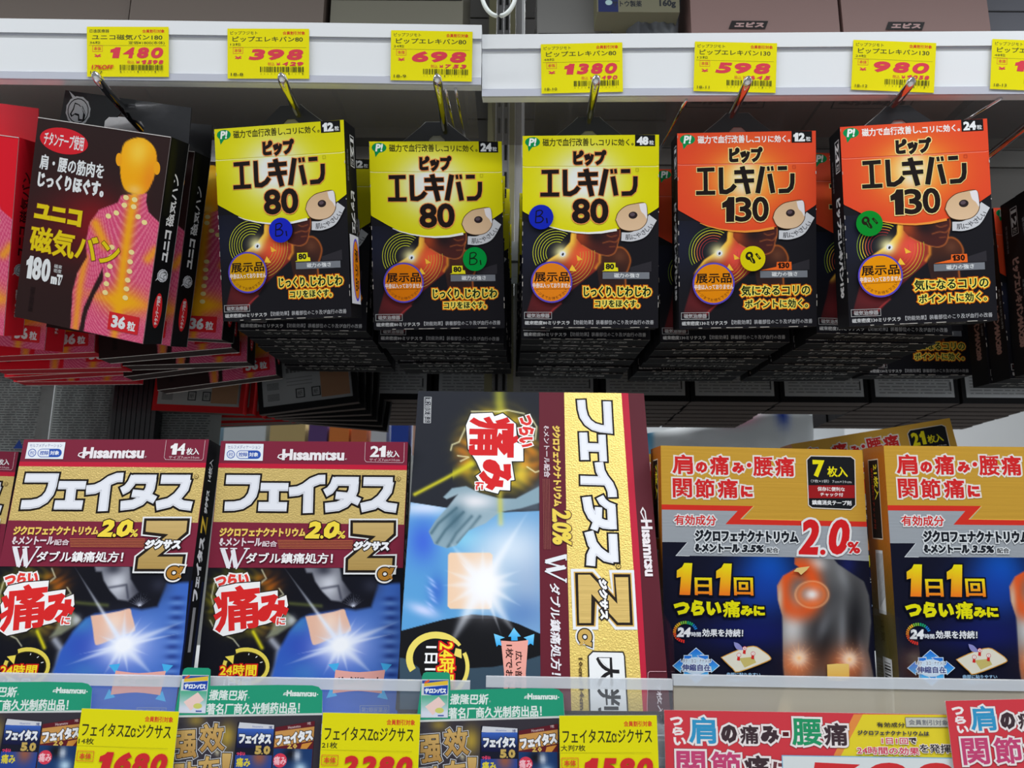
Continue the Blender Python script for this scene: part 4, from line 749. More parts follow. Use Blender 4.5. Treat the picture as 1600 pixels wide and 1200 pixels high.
def low_ticket_mesh(name, cnt, price):
    A = Art(); w, h = .0595, .0378; A.add3([(-w/2, .0005, 0), (w/2, .0005, 0), (w/2, .0005, h), (-w/2, .0005, h)], [(0, 3, 2, 1)], (230, 230, 200), 3)
    A.front(w, h, 760, 483); A.fill((226, 218, 22), 3); A.T('会員割引対象', 500, 40, 722, 82, (214, 60, 40), b=1.5); A.T('フェイタスZαジクサス', 22, 100, 716, 200, (50, 50, 26), b=1.5)
    A.T(cnt, 8, 212, 8+(120 if len(cnt) < 4 else 190), 258, (60, 60, 30), b=1)
    for i in range(72): A.rect(4+i*9.8, 268, 9+i*9.8, 271, (120, 120, 30))
    A.line([(14, 306), (140, 306), (140, 376), (14, 376)], 4, (216, 90, 50), closed=True); A.T('本体', 30, 318, 124, 364, (216, 80, 46), b=2)
    for i, ch in enumerate(price): A.T(ch, 168+i*140+(20 if ch == '1' else 0), 306, 168+i*140+128, 455, (206, 44, 50), b=15, sh=.18)
    return A.mesh(name)
def card_mesh(name):                          # green header card with the dark brochure below; frame = photo pixels of the middle card
    A = Art(); w, h = .0912, .066; A.front(w, h, 230, 165, [(275, 1050), (505, 1050), (505, 1215), (275, 1215)]); A.zoom(260, 1040, 5)
    gr = (40, 152, 118)
    out = [(112, 95), (122, 74), (145, 66), (310, 68), (328, 80), (335, 198), (860, 184), (1130, 184), (1180, 194), (1212, 225), (1222, 392), (1222, 872), (85, 872)]
    A.poly([(90, 60+0*i) if False else q for i, q in enumerate(out)], (212, 214, 214), m=3)
    A.poly([(112, 95), (122, 74), (145, 66), (310, 68), (328, 80), (335, 198), (860, 184), (1130, 184), (1180, 194), (1212, 225), (1220, 384), (76, 416)], gr, m=3)
    A.line([(78, 424), (1222, 392)], 7, (206, 210, 208))
    A.T('撒隆巴斯', 332, 226, 632, 304, (224, 234, 230), b=3.5, sh=.1); A.T('®', 636, 272, 652, 290, (200, 220, 214)); A.T('著名厂商久光制药出品！', 322, 316, 1045, 398, (224, 234, 230), b=2.5, r=-1.5)
    company(A, 935, 222, 1165, 266, b=4, c=(224, 234, 230)); A.line([(960, 236), (916, 244), (912, 256), (940, 252)], 6, (224, 234, 230)); A.ell(1176, 250, 5, 5, (224, 234, 230))
    A.rect(108, 120, 318, 398, (206, 212, 216)); A.poly([(112, 128), (316, 124), (316, 142), (112, 150)], (50, 80, 160)); A.poly([(128, 150), (314, 128), (314, 160), (200, 166), (128, 172)], (226, 190, 60)); A.poly([(130, 140), (165, 120), (170, 135), (135, 152)], (226, 90, 50))
    A.poly([(128, 178), (314, 162), (310, 226), (220, 240), (128, 226)], (30, 70, 170)); A.T('サロンパス', 134, 184, 300, 222, (232, 238, 244), b=3, sh=.15)
    A.G(110, 236, 314, 396, 8, 12, lambda X, Y: mix(np.zeros(X.shape+(3,))+(92, 176, 146), (216, 220, 236), np.clip((Y-250)/110, 0, 1))); A.poly([(140, 318), (244, 246), (296, 300), (200, 380)], (238, 206, 200)); A.ell(252, 346, 34, 20, (206, 206, 110)); A.rect(240, 378, 286, 388, (60, 80, 160))
    def fn(X, Y):
        C = np.zeros(X.shape+(3,))+(58, 54, 62); C = mix(C, (90, 92, 100), gauss(X, Y, 100, 620, 110, 180)*.6); C = mix(C, (190, 160, 60), gauss(X, Y, 500, 560, 60, 90)*.85+gauss(X, Y, 250, 450, 60, 40)*.6); C = mix(C, (120, 100, 70), gauss(X, Y, 560, 760, 60, 60)*.5); C = mix(C, (235, 226, 190), gauss(X, Y, 430, 680, 16, 12)); return C
    A.G(84, 426, 1222, 872, 50, 26, fn, top=[(84, 430), (1222, 398)], m=3)
    gd = ((206, 170, 104), (176, 134, 74)); o = [(11, (206, 206, 210)), (6, (30, 24, 22))]
    A.T('强', 108, 520, 272, 720, gd, b=9, o=o, r=-4, res=3); A.T('效', 292, 470, 478, 670, gd, b=9, o=o, r=-6, res=3); A.T('贴', 112, 745, 290, 930, gd, b=9, o=o, r=-4, res=3); A.T('布', 300, 700, 462, 900, gd, b=9, o=o, r=-6, res=3); A.T('！', 470, 680, 548, 860, gd, b=9, o=o, res=3)
    # two little boxes pictured on the brochure
    A.poly([(575, 455), (860, 472), (858, 872), (560, 872)], (26, 28, 44)); A.poly([(588, 458), (856, 474), (856, 512), (580, 500)], (206, 208, 216)); A.T('Hısamıtsu', 690, 480, 770, 494, (60, 90, 170)); A.T('7枚', 815, 480, 845, 504, (40, 60, 120), b=1)
    A.G(580, 502, 856, 640, 3, 6, lambda X, Y: mix(np.zeros(X.shape+(3,))+(60, 100, 190), (24, 26, 60), np.clip((Y-510)/110, 0, 1))); A.T('フェイタス', 592, 534, 842, 610, (232, 234, 240), b=7, o=[(5, (24, 26, 40))]); A.T('5.0', 722, 622, 840, 684, (196, 166, 92), b=6)
    A.G(575, 690, 856, 872, 14, 10, lambda X, Y: mix(np.zeros(X.shape+(3,))+(40, 70, 150), (150, 90, 70), gauss(X, Y, 760, 700, 60, 70))); A.T('つらい', 584, 668, 650, 696, (226, 70, 110), b=2); A.T('痛み', 586, 708, 694, 774, (222, 206, 60), b=4)
    A.poly([(868, 490), (1168, 440), (1166, 872), (862, 872)], (96, 30, 40)); A.poly([(870, 520), (1168, 480), (1166, 580), (868, 632)], (200, 146, 80)); A.T('Hısamıtsu', 965, 474, 1060, 494, (226, 200, 200), r=-8); A.T('7枚', 1110, 448, 1140, 470, (226, 200, 200), r=-6)
    A.T('フェイタス', 876, 520, 1160, 600, (236, 236, 240), b=7, o=[(5, (40, 24, 24))], r=-9); A.T('2.0', 970, 604, 1044, 640, (216, 180, 90), b=4); A.poly([(1080, 606), (1160, 590), (1120, 640), (1150, 664), (1060, 680)], (206, 140, 60))
    A.G(866, 640, 1164, 872, 18, 14, lambda X, Y: mix(mix(mix(np.zeros(X.shape+(3,))+(30, 60, 110), (20, 20, 26), gauss(X, Y, 1000, 680, 60, 50)), (196, 206, 222), gauss(X, Y, 1050, 690, 26, 40)), (190, 220, 240), gauss(X, Y, 1080, 780, 46, 40)))
    A.ell(920, 724, 52, 50, (214, 60, 84)); A.T('痛み', 872, 694, 968, 756, (246, 190, 200), b=3)
    return A.mesh(name)
def poster_mesh(name):
    A = Art(); w, h = .177, .0425; A.add3([(-w/2, .0005, 0), (w/2, .0005, 0), (w/2, .0005, h), (-w/2, .0005, h)], [(0, 3, 2, 1)], (230, 225, 225), 3)
    A.front(w, h, 444, 106.6, [(1043, 1111), (1487, 1117), (1487, 1223), (1043, 1217)]); A.fill((206, 62, 72), 3); A.zoom(1030, 1060, 5.333)
    A.poly([(1625, 302), (1720, 302), (1480, 640), (1440, 640), (1440, 612)], (226, 140, 70)); A.poly([(1700, 302), (2437, 306), (2437, 860), (1340, 860), (1500, 612)], (226, 206, 50))
    o = [(17, (236, 226, 226))]; sd = [(18, (90, 36, 44)), (16, (236, 226, 226))]
    for ch, x0, y0, x1, y1 in (('つ', 115, 322, 220, 392), ('ら', 132, 400, 228, 466), ('い', 140, 478, 242, 542)): A.T(ch, x0, y0, x1, y1, (240, 232, 232), b=6)
    A.T('肩', 268, 322, 488, 530, (54, 148, 196), b=15, o=sd, res=3); A.T('の', 528, 382, 660, 522, (66, 50, 56), b=13, o=sd); A.T('痛', 684, 384, 836, 530, (66, 50, 56), b=11, o=sd); A.T('み', 852, 390, 1000, 526, (66, 50, 56), b=12, o=sd)
    A.rect(1032, 438, 1082, 470, (90, 30, 36), o=[(12, (236, 226, 226))]); A.T('腰', 1108, 332, 1350, 542, (40, 148, 100), b=15, o=sd, res=3); A.T('痛', 1368, 366, 1562, 542, (66, 50, 56), b=13, o=sd)
    A.T('関', 158, 580, 392, 800, (196, 70, 116), b=14, o=sd, res=3); A.T('節', 436, 584, 680, 800, (196, 70, 116), b=14, o=sd, res=3); A.T('痛', 706, 612, 912, 810, (66, 50, 56), b=13, o=sd); A.T('に', 938, 660, 1058, 770, (110, 60, 66), b=9, o=sd)
    A.zoom(1300, 1060, 5.333)
    A.T('有効成分', 366, 360, 596, 402, (56, 54, 60), b=3); A.rect(605, 326, 970, 396, (196, 196, 186), o=[(3, (70, 70, 76))]); A.T('会員割引対象', 628, 340, 952, 386, (110, 112, 120), b=1)
    A.T('ジクロフェナクナトリウムは', 204, 422, 788, 466, (66, 66, 76), b=2); A.T('1日1回', 396, 478, 610, 528, (206, 60, 90), b=5, o=[(5, (236, 226, 220))]); A.T('で', 616, 478, 680, 526, (66, 54, 60), b=4, o=[(5, (236, 226, 220))])
    A.T('24時間の効果', 190, 545, 696, 610, (206, 60, 90), b=6, o=[(5, (236, 226, 220))]); A.T('を発揮！', 700, 525, 985, 596, (50, 46, 52), b=5, o=[(5, (236, 226, 220))])
    A.poly([(-420, 618), (998, 636), (1006, 900), (-420, 900)], (214, 220, 222), o=[(7, (120, 176, 210))])
    for i, (a, b_) in enumerate(((-180, 200), (270, 590), (640, 960))): A.T('798'[i], a, 664, b_, 900, (206, 50, 54), b=26, sh=.1)
    return A.mesh(name)
def round_sticker(name, col, ring, kind):
    A = Art(); n = 40; rr = .0158 if kind == 'd' else .0094; a = [2*math.pi*i/n for i in range(n)]
    A.add3([(rr*math.cos(t), 0, rr*math.sin(t)) for t in a], [tuple(range(n))], ring, 3)
    A.plane((-rr, 0, rr), (2*rr, 0, 0), (0, 0, -2*rr), (0, -1, 0), 200, 200); A.ell(100, 100, 100, 100, ring, n=40, m=3)
    if kind == 'd':
        A.ell(100, 100, 92, 92, col, n=40, m=3); A.T('展示品', 16, 52, 186, 98, (28, 16, 12), b=5); A.T('中身は入っておりません', 8, 103, 194, 128, (240, 230, 225), b=2.5); A.line([(12, 134), (188, 132)], 2, (120, 60, 20))
        for i, ch in enumerate('レジまでお待ち下さい'):
            t = 148-i*13; A.Ch(ch, 100+78*math.cos(R(t)), 100+78*math.sin(R(t)), 16, 90-t if False else t-90, (120, 60, 20))
    elif kind == 'b1':
        k = (10, 10, 40) if col[2] > 120 else (8, 30, 14)
        A.line([(62, 50), (58, 100), (55, 145)], 10, k); A.line(curve([(60, 52), (95, 45), (112, 62), (90, 88), (66, 96), (100, 96), (118, 118), (98, 142), (55, 146)]), 10, k); A.line([(145, 108), (150, 150)], 11, k)
    else:
        k = (30, 28, 10)
        A.ell(72, 78, 30, 34, k, rot=20); A.ell(72, 74, 12, 12, col, n=12); A.ell(95, 112, 34, 16, k, rot=50); A.line([(82, 88), (100, 130)], 5, col); A.line([(125, 60), (160, 105)], 18, k); A.line([(136, 72), (152, 94)], 4, col)
    return A.mesh(name)
# ================================================================ the place: floor, back panel, uprights, shelves, rails
Z = lambda z: z+ZC
def st(o): o['kind'] = 'structure'; return o
st(MB().box(-3, 3.5, -1.6, 3.2, -.05, 0).obj('floor', mat('floor_vinyl', (190, 188, 182), .35)))
st(MB().box(-3, 3.5, 3.2, 3.3, 0, 3).obj('wall_back', mat('wall_paint', (214, 216, 218), .8)))
# slatted back panel, left and right bay
for bay, x0, x1 in (('left', -.75, -.029), ('right', .012, .85)):
    t = empty('back_panel', Matrix.Translation(((x0+x1)/2, .79, Z(.19))))
    tag(t, f'dark grey back panel of horizontal slats in the {bay} bay behind the hanging boxes', 'panel'); c = (x0+x1)/2
    rn = random.Random(bay); z = 0; i = 0; base = None
    while z < .62:
        h = (.058, .021, .034, .05)[i % 4]; k = rn.uniform(-8, 8)+(26 if i % 4 == 1 else 0)
        m_ = mat('panel_slat_paint', (104+k, 102+k, 99+k), .5)
        MB().box(x0-c, x1-c, -.0008*(i % 3), .012, z, z+h-.0016).obj('slat', m_, t); z += h; i += 1
    MB().box(x0-c, x1-c, .0125, .016, 0, z).obj('backing', DARK, t)
# pair of slotted uprights between the bays
def upright(x0, x1, yo, lab, mt, slots, zz=(-.4, .75)):
    t = empty('slotted_upright', Matrix.Translation(((x0+x1)/2, yo, Z(zz[0])))); tag(t, lab, 'upright', ); c = (x0+x1)/2; H = zz[1]-zz[0]
    MB().box(x0-c, x1-c, 0, .02, 0, H).obj('post', mt, t)
    if slots:
        for i in range(int(H/.032)): MB().box(-.0014, .0014, -.0005, .001, i*.032+.006, i*.032+.024).obj('slot', DARK, t)
    return t
upright(-.0285, -.0205, .768, 'olive edge strip of the shelf upright, left of the grey slotted channels', STEELO, False)
upright(-.0195, -.0125, .772, 'grey slotted upright channel between yellow boxes, the left of two', STEELG, True)
upright(-.0118, -.0055, .772, 'grey slotted upright channel between yellow boxes, the right of two', STEELG, True)
upright(-.0050, .0012, .766, 'olive strip of the shelf upright beside the rightmost pale post', STEELO, False)
upright(.0016, .0085, .774, 'narrow pale grey post at the right side of the shelf uprights', mat('pale_post', (190, 190, 192), .45), False)
t = MB().box(-.0090, .0130, .742, .764, Z(.262), Z(.300)).box(-.0090, .0130, .738, .742, Z(.278), Z(.284)).obj('shelf_bracket', mat('bracket_grey', (176, 182, 178), .4, metal=.2)); tag(t, 'pale metal bracket block clamped on the upright between the two yellow boxes', 'bracket')
# glass shelves above the rails
GLS = []
for x0, x1, zz, lab in ((-.62, -.035, .3915, 'left'), (-.020, .62, .3845, 'right')):
    o = MB().box(x0, x1, .540, .70, Z(zz), Z(zz+.005)).obj('glass_shelf', GLASS if lab == 'left' else GLASSR); tag(o, f'smoky clear shelf seen from below above the {lab} price rail', 'shelf')
# price rails
def rail(name, M, w, h, lab):
    t = empty('price_rail', M); tag(t, lab, 'price rail')
    x = w/2
    MB().box(-x, x, .002, .012, .0, h).obj('rail_body', RAILW, t)
    MB().prism([(-x, h*.77), (x, h*.77), (x, h), (-x, h)], -.0012, .002).obj('top_lip', RAILW, t)
    MB().box(-x, x, -.0001, .002, h*.74, h*.765).obj('groove', RAILG, t)
    MB().box(-x, x, .0005, .002, h*.13, h*.74).obj('label_channel', RAILW, t)
    MB().box(-x, x, -.0008, .002, 0, h*.115).obj('bottom_lip', RAILG, t)
    MB().box(-x, x, .012, .030, h*.82, h*.86).obj('shelf_clip', RAILW, t)
    for q in ((.86, .90) if w < .41 else (-.285, .80)): MB().tube([(x*q, .004, -.0015), (x*q, .25, -.0015)], .0011, 8).obj('support_wire', CHROME, t)
    return t
RL = pose(-.2220, .5248, .3390, .22, 12.3, .24); RR = pose(.1935, .5245, .3305, -1.32, 11.1, .08)
rail('price_rail', RL, .394, .0448, 'glossy white price rail on the left holding three yellow price tickets')
rail('price_rail', RR, .436, .0470, 'glossy white price rail on the right holding four yellow price tickets')
def ticket(M, x, z, lean, me, lab):
    o = link('price_ticket', me, None, M @ Matrix.Translation((x, -.0016, z-.0187)) @ Matrix.Rotation(R(lean), 4, 'Y')); tag(o, lab, 'price tag', 'yellow tickets on the price rails'); return o
PB = 'ピップフジモト'
for M, x, lean, args, lab in ((RL, -.0696-.0, -.6, ('日進医療器', 'ユニコ磁気バン180', '36粒', '1480', '1598', '18-7', '17%OFF', '定価¥1800(本体)'), 'yellow price ticket above the tilted black box, with a discount line'),
    (RL, .0363, -.6, (PB, 'ピップエレキバン80', '12粒', '398', '429', '18-8'), 'yellow price ticket above the hanging yellow box with a leaning top'),
    (RL, .1592, .3, (PB, 'ピップエレキバン80', '24粒', '698', '753', '18-9'), 'yellow price ticket at the right end of the left rail'),
    (RR, -.1419, -1, (PB, 'ピップエレキバン80', '48粒', '1380', '1490', '18-10'), 'yellow price ticket nearest the left end of the right rail'),
    (RR, -.0273, 1.6, (PB, 'ピップエレキバン130', '12粒', '598', '645', '18-11'), 'yellow price ticket below the framed mark of the left pinkish carton'),
    (RR, .0905, 2.6, (PB, 'ピップエレキバン130', '24粒', '980', '1058', '18-12'), 'yellow price ticket below the framed mark of the right pinkish carton'),
    (RR, .1935, 2.6, (PB, 'ピップエレキバン130', '48粒', '1880', '1990', '18-13'), 'yellow price ticket cut off by the right edge of the photo')):
    ticket(M, x, .0208, lean, ticket_mesh('price_ticket', *args), lab)
# chrome hooks
def hook(x, z, lab, yaw=0):
    t = empty('display_hook', Matrix.Translation((x, .778, Z(z))) @ Matrix.Rotation(R(yaw), 4, 'Z')); tag(t, lab, 'hook', 'chrome display hooks')
    MB().tube([(0, 0, 0), (0, -.10, 0), (0, -.22, 0), (0, -.262, .0004), (0, -.272, .0016), (0, -.2765, .0026), (0, -.2785, .0033)], [.0032]*4+[.0036, .003, .0012], 16).obj('rod', CHROME, t)
    MB().box(-.011, .011, 0, .006, -.012, .012).obj('base_plate', STEELG, t)
for x, lab in ((-.3037, 'chrome hook holding the black 36-count boxes, leftmost of the hooks'), (-.1688, 'chrome hook holding the yellow 12-count boxes'), (-.0558, 'chrome hook holding the yellow 24-count boxes'), (.0595, 'chrome hook holding the yellow 48-count boxes'), (.1697, 'chrome hook holding the orange-red 12-count boxes'), (.2883, 'chrome hook holding the orange-red 24-count boxes'), (.4080, 'chrome hook rod visible at the right edge behind the orange-red 24-count box')): hook(x, .3262, lab)
# ================================================================ hanging boxes
def tab_mesh(name, w, h, top, t=.0008, slot=True):
    q = [(-w/2, -.004), (-w/2, h*.25)]+[(-top/2, h*.8), (-top*.32, h), (top*.32, h), (top/2, h*.8)]+[(w/2, h*.25), (w/2, -.004)]
    if slot: q += [(.0065, -.004), (.0065, h*.35), (.003, h*.5), (-.003, h*.5), (-.0065, h*.35), (-.0065, -.004)]
    return MB().prism(q, -t, 0).mesh(name, BLACKTAB)
TAB = tab_mesh('hang_tab', .056, .0215, .026); RIM = MB().prism([(-.0284, -.004), (-.0284, .0056), (-.0134, .0174), (-.0088, .0219), (.0088, .0219), (.0134, .0174), (.0284, .0056), (.0284, -.004)], .00005, .0004).mesh('tab_rim', mat('raw_board_edge', (150, 150, 148), .7))
MY12 = magnet_box_mesh('carton_yellow_12', False, '12'); MY24 = magnet_box_mesh('carton_yellow_24', False, '24'); MY48 = magnet_box_mesh('carton_yellow_48', False, '48')
MR12 = magnet_box_mesh('carton_red_12', True, '12'); MR24 = magnet_box_mesh('carton_red_24', True, '24'); MMAX = magnet_box_mesh('carton_max', True, '12', 'ピップエレキバンMAX200')
DST = {}
def sticker(parent, kind, col, px, py, lab):
    k = (kind, col)
    if k not in DST: DST[k] = round_sticker('sticker_mesh', col, (88, 74, 190) if kind == 'd' else col, kind)
    q = homog(SQ, 1, 1) @ np.array([px, py, 1]); u, v = q[0]/q[2], q[1]/q[2]
    o = link('display_sticker' if kind == 'd' else 'round_sticker', DST[k], parent, Matrix.Translation(((u-.5)*PW, -.0013, (1-v)*PH))); tag(o, lab); return o
def magnet_box(M, me, lab, group=None):
    t = empty('magnet_patch_box', M); tag(t, lab, 'box', group); link('carton', me, t); link('hang_tab', TAB, t, Matrix.Translation((0, PT, PH))); return t
fronts = [('B', (-.1728, .5655, .1646, -8.57, 14.20, .05), MY12, [(334.4, 203), (538, 186.3), (548.5, 495), (349, 501)], (388, 426.4), (206, 150, 8), 'b1', (26, 40, 190), (439.4, 360.8), 'yellow and black hanging box marked 12 with a blue round sticker', 'blue round sticker with handwriting'),
 ('C', (-.0577, .5887, .1641, 3.31, 14.38, -2.17), MY24, [(577, 221), (783, 220.7), (789, 513), (584.5, 514.8)], (630.9, 441.5), (222, 122, 10), 'b1', (0, 146, 60), (741.7, 405), 'yellow and black hanging box marked 24 with a green round sticker', 'green round sticker with handwriting'),
 ('D', (.0592, .5656, .1592, -2.40, 11.99, .21), MY48, DQ, (862, 441.5), (232, 132, 26), 'b1', (22, 40, 180), (845.5, 340), 'yellow and black hanging box marked 48 with a blue round sticker at its left edge', 'blue round sticker with handwriting'),
 ('E', (.1778, .5594, .1585, -.88, 12.95, -1.13), MR12, [(1058.5, 209), (1273.8, 203.3), (1276.4, 510.8), (1061, 513.4)], (1114, 443), (232, 140, 12), 's', (222, 206, 10), (1175, 404), 'orange-red and black hanging box marked 12 with a yellow round sticker', 'yellow round sticker with scribbled marks'),
 ('F', (.2967, .5347, .1556, -4.26, 9.99, -1.68), MR24, [(1312.8, 197.5), (1542, 186.7), (1559.5, 498), (1326, 512)], (1375, 431), (236, 150, 10), 's', (10, 140, 44), (1358, 349), 'orange-red and black hanging box marked 24 with a green round sticker', 'green round sticker with scribbled marks')]
ORD = ['second', 'third', 'fourth', 'fifth', 'sixth', 'seventh', 'eighth', 'ninth', 'tenth']
rn = random.Random(3)
for key, pz, me, quad, sp, scol, bk, bcol, bp, lab, slab in fronts:
    SQ = quad; t = magnet_box(pose(*pz), me, lab, 'display sample boxes at the front of the hooks'); link('tab_rim', RIM, t, Matrix.Translation((0, PT, PH)))
    sticker(t, 'd', scol, *sp, 'round orange display-sample sticker with a blue rim'); sticker(t, bk, bcol, *bp, slab)
    if key == 'B':
        A = Art(); A.plane((PW/2+.0012, 0, .062), (0, .019, 0), (0, 0, -.052), (1, 0, 0), 20, 52); A.fill((206, 206, 214), 3); A.ell(13, 26, 9, 24, (88, 74, 190), m=3); A.ell(13, 26, 7.4, 22, (206, 120, 14), m=3); A.T('展示品', 10, 10, 17, 42, (30, 18, 12), b=.6, r=90); o = A.obj('side_sticker', t); tag(o, 'white sticker with an orange oval folded onto the box side')
def stack(me, base, n, step, desc, group, first=1, jit=.0012, dx=0, tilt=(3, .8)):
    x, y, z = base
    for i in range(n):
        magnet_box(pose(x+dx*i+rn.uniform(-jit, jit), y+step*i, z+rn.uniform(-.0008, .0008), rn.uniform(-1, 1), max(.2, tilt[0]*(1-i/n)), rn.uniform(-tilt[1], tilt[1])), me, f'{ORD[i+first-1]} box from the front in the stack of {desc}', group)
stack(MY12, (-.1686, .5975, .1640), 6, .0254, 'yellow 12-count boxes', 'yellow 12-count boxes hanging behind the sample')
stack(MY24, (-.0585, .6160, .1600), 5, .0248, 'yellow 24-count boxes', 'yellow 24-count boxes hanging behind the sample', dx=.0012)
stack(MY48, (.0590, .5970, .1585), 6, .0248, 'yellow 48-count boxes', 'yellow 48-count boxes hanging behind the sample', dx=-.0006)
stack(MR12, (.1715, .5960, .1560), 6, .0255, 'orange-red 12-count boxes', 'orange-red 12-count boxes hanging behind the sample', dx=-.0008)
stack(MR24, (.2865, .5690, .1560), 7, .0254, 'orange-red 24-count boxes', 'orange-red 24-count boxes hanging behind the sample', dx=-.0012)
t = magnet_box(pose(.3790, .700, .1535, 2, 3, -.8), MR24, 'orange-red box hanging askew, yellow slogan showing below the front box', None)
for i in range(4):
    magnet_box(pose(.4580+(.004, .002, 0, -.001, -.002)[i], .560+.026*i, .1300+.001*i, 0, 2, (-1.5, 1, 0, 0, 0)[i]), MMAX, f'black box with a vertical title at the right edge, {(["first"]+ORD)[i]} from the front', 'black boxes with vertical titles at the right edge')
# black and red 36-count boxes on the left
MU = unico_mesh('carton_black_36'); MUR = unico_mesh('carton_red_36', True)
hd = .027; q = [(-AW/2, 0), (-AW/2+.002, hd), (AW/2-.002, hd), (AW/2, 0), (.018, 0), (.018, hd*.3), (.015, hd*.42), (.007, hd*.45), (.003, hd*.62), (-.003, hd*.62), (-.007, hd*.45), (-.015, hd*.42), (-.018, hd*.3), (-.018, 0)]
HDB = MB().prism(q, -.0008, 0).mesh('header_black', BLACKTAB); HDR = MB().prism(q, -.0008, 0).mesh('header_red', mat('red_card', (236, 34, 56), .4, coat=.2))
bA = Art(); bA.plane((-AW/2, -.0009, hd), (AW, 0, 0), (0, 0, -hd), (0, -1, 0), 117, 27); badge(bA, 16, 14.5, 11, c=(226, 228, 232), k=(20, 20, 24)); BADGE = bA.mesh('emblem')
def flat_box(M, red, lab, header=True, group=None, em=True):
    t = empty('patch_box', M); tag(t, lab, 'box', group or 'boxes of the 36-count kind at the left'); link('carton', MUR if red else MU, t)
    if header:
        h_ = link('header_flap', HDR if red else HDB, t, Matrix.Translation((0, AT, AH)))
        if not red and em: link('emblem', BADGE, h_)
    return t
flat_box(pose(-.3352, .5723, .1564, -12.63, 14.37, 13.32), False, 'black 36-count box with a pink and orange human back, tilted in front')
flat_box(pose(-.3290, .6040, .1600, -12, 12, 10.5), False, 'black 36-count box right behind the tilted front one, its spine showing', em=False)
flat_box(pose(-.3030, .6330, .1680, -6, 6, 4), False, 'black 36-count box third from the front, pink strip beside the yellow box')
flat_box(pose(-.4615, .5941, .1657, -6, 16.6, 9.7), True, 'red 36-count box at the left edge, frontmost of the red ones')
flat_box(pose(-.4490, .6330, .1600, -9, 10, 7), True, 'red 36-count box second from the front, behind the tilted black box')
for i, (x, y, z, ro) in enumerate(((-.3075, .6620, .1604, -5.5), (-.3020, .6880, .1568, -2.3), (-.3110, .7140, .1575, -7.5), (-.2900, .7400, .1500, -8))):
    flat_box(pose(x, y, z, 0, 1, ro), False, f'black-red box fanned out at the back, {["topmost","second","third","lowest"][i]} slanting bottom edge', header=False, group='fanned black 36-count boxes at the back')
for i, (x, y, z, ro) in enumerate(((-.4276, .6600, .1575, -3), (-.4164, .6860, .1509, -1.7), (-.4223, .7120, .1519, -3.9), (-.4301, .7380, .1499, -1))):
    flat_box(pose(x, y, z, 0, 1, ro), True, f'red box at the back of the red stack, {["topmost","second","third","lowest"][i]} pale bottom edge', header=False, group='fanned red 36-count boxes at the back')
# ================================================================ goods of the other side, seen from behind
OB = [back_label_mesh(f'back_of_carton{i}', w=.0965, h=.12, t=.0235, seed=i) for i in range(3)]
cols = [(-.1376, 'left of the big sideways box'), (-.0380, 'above the left end of the big sideways box'), (.0450, 'above the middle of the big sideways box'), (.1470, 'above the right end of the big sideways box'), (.2462, 'between the big sideways box and the gold boxes'), (.3450, 'above the tilted gold box, to its left'), (.4440, 'above the tilted gold box'), (.5430, 'at the right edge')]
for ci, (x, where) in enumerate(cols):
    for i in range(3 if ci == 5 else 7):
        t = link('dark_carton', OB[(ci+i) % 3], None, pose(x+.0012*math.sin(i*2.3+ci), .830+.0246*i, .1505-.0006*i, 0, 0, 0))
        tag(t, (f'dark carton with a small-print back label {where}' if i == 0 else f'{ORD[i-1]} dark carton of the row {where}'), 'carton', 'dark cartons of the opposite display')
OR = back_label_mesh('back_of_red_carton', (190, 26, 30), (150, 150, 146), .0965, .125, .012, True); OK = back_label_mesh('back_of_black_pack', (16, 16, 18), (150, 152, 152), .1023, .125, .010, True)
for i in range(7): tag(link('red_carton', OR, None, pose(-.3320+.006*i, .800+.0135*i, .1301+.0016*math.sin(i*2), 0, 0, 2-i*.8)), 'red-rimmed carton with a barcode back label below the fanned boxes' if i == 0 else f'red-edged pack under the barcode carton, {ORD[i-1]} of the pile', 'carton', 'red packs of the opposite display')
for i in range(6): tag(link('black_pack', OK, None, pose(-.2089+.004*i, .780+.0125*i, .1317-.002*i, 0, 0, -7.9+i*2.6)), 'black-rimmed pack with a barcode back label, slightly tilted' if i == 0 else f'silver-edged black pack behind the tilted barcode pack, {ORD[i-1]} of the pile', 'pack', 'black packs of the opposite display')
def pouch(w, h, lab, seed, dark=False):
    A = Art(); nx, ny = 14, 18; rn = random.Random(seed)
    def surf(sg):
        P = []
        for j in range(ny):
            for i in range(nx):
                u, v = i/(nx-1), j/(ny-1); e = min(1, 6*min(u, 1-u))*min(1, 6*min(v, 1-v)); P.append(((u-.5)*w, sg*(.006*e+.0012*e*math.sin(u*19+seed)*math.cos(v*11+seed*2)), v*h))
        return P
    F = [(j*nx+i, j*nx+i+1, (j+1)*nx+i+1, (j+1)*nx+i) for j in range(ny-1) for i in range(nx-1)]
    A.add3(surf(-1), F, (132, 136, 134) if not dark else (14, 14, 16), 0); A.add3(surf(1), F, (120, 122, 122), 0)
    A.plane((-w/2+.006, -.0085, h-.008), (w-.012, 0, 0), (0, 0, -h+.02), (0, -1, 0), 70, 130); A.zoom(0, 0, 1)
    for i in range(44):
        y = 3+i*2.8; x = 2
        while x < 66: l = rn.uniform(3, 12); A_local(A, [(x, y), (min(68, x+l), y)], .9, (58, 60, 62)); x += l+1.5
    A.poly([(50, 112), (56, 122), (44, 122)], (36, 60, 130))
    return A.mesh('pouch')
for x, w, lab, sd in ((-.5360, .074, 'clear crumpled pouch at the left edge above the maroon boxes', 1), (-.4601, .076, 'silver pouch with fine print and a small blue triangle', 2), (-.3560, .084, 'grey fine-print pouch under the red packs', 3)):
    tag(link('pouch', pouch(w, .145, lab, sd), None, pose(x, .822, .072, 0, 0, 0)), lab, 'pouch')
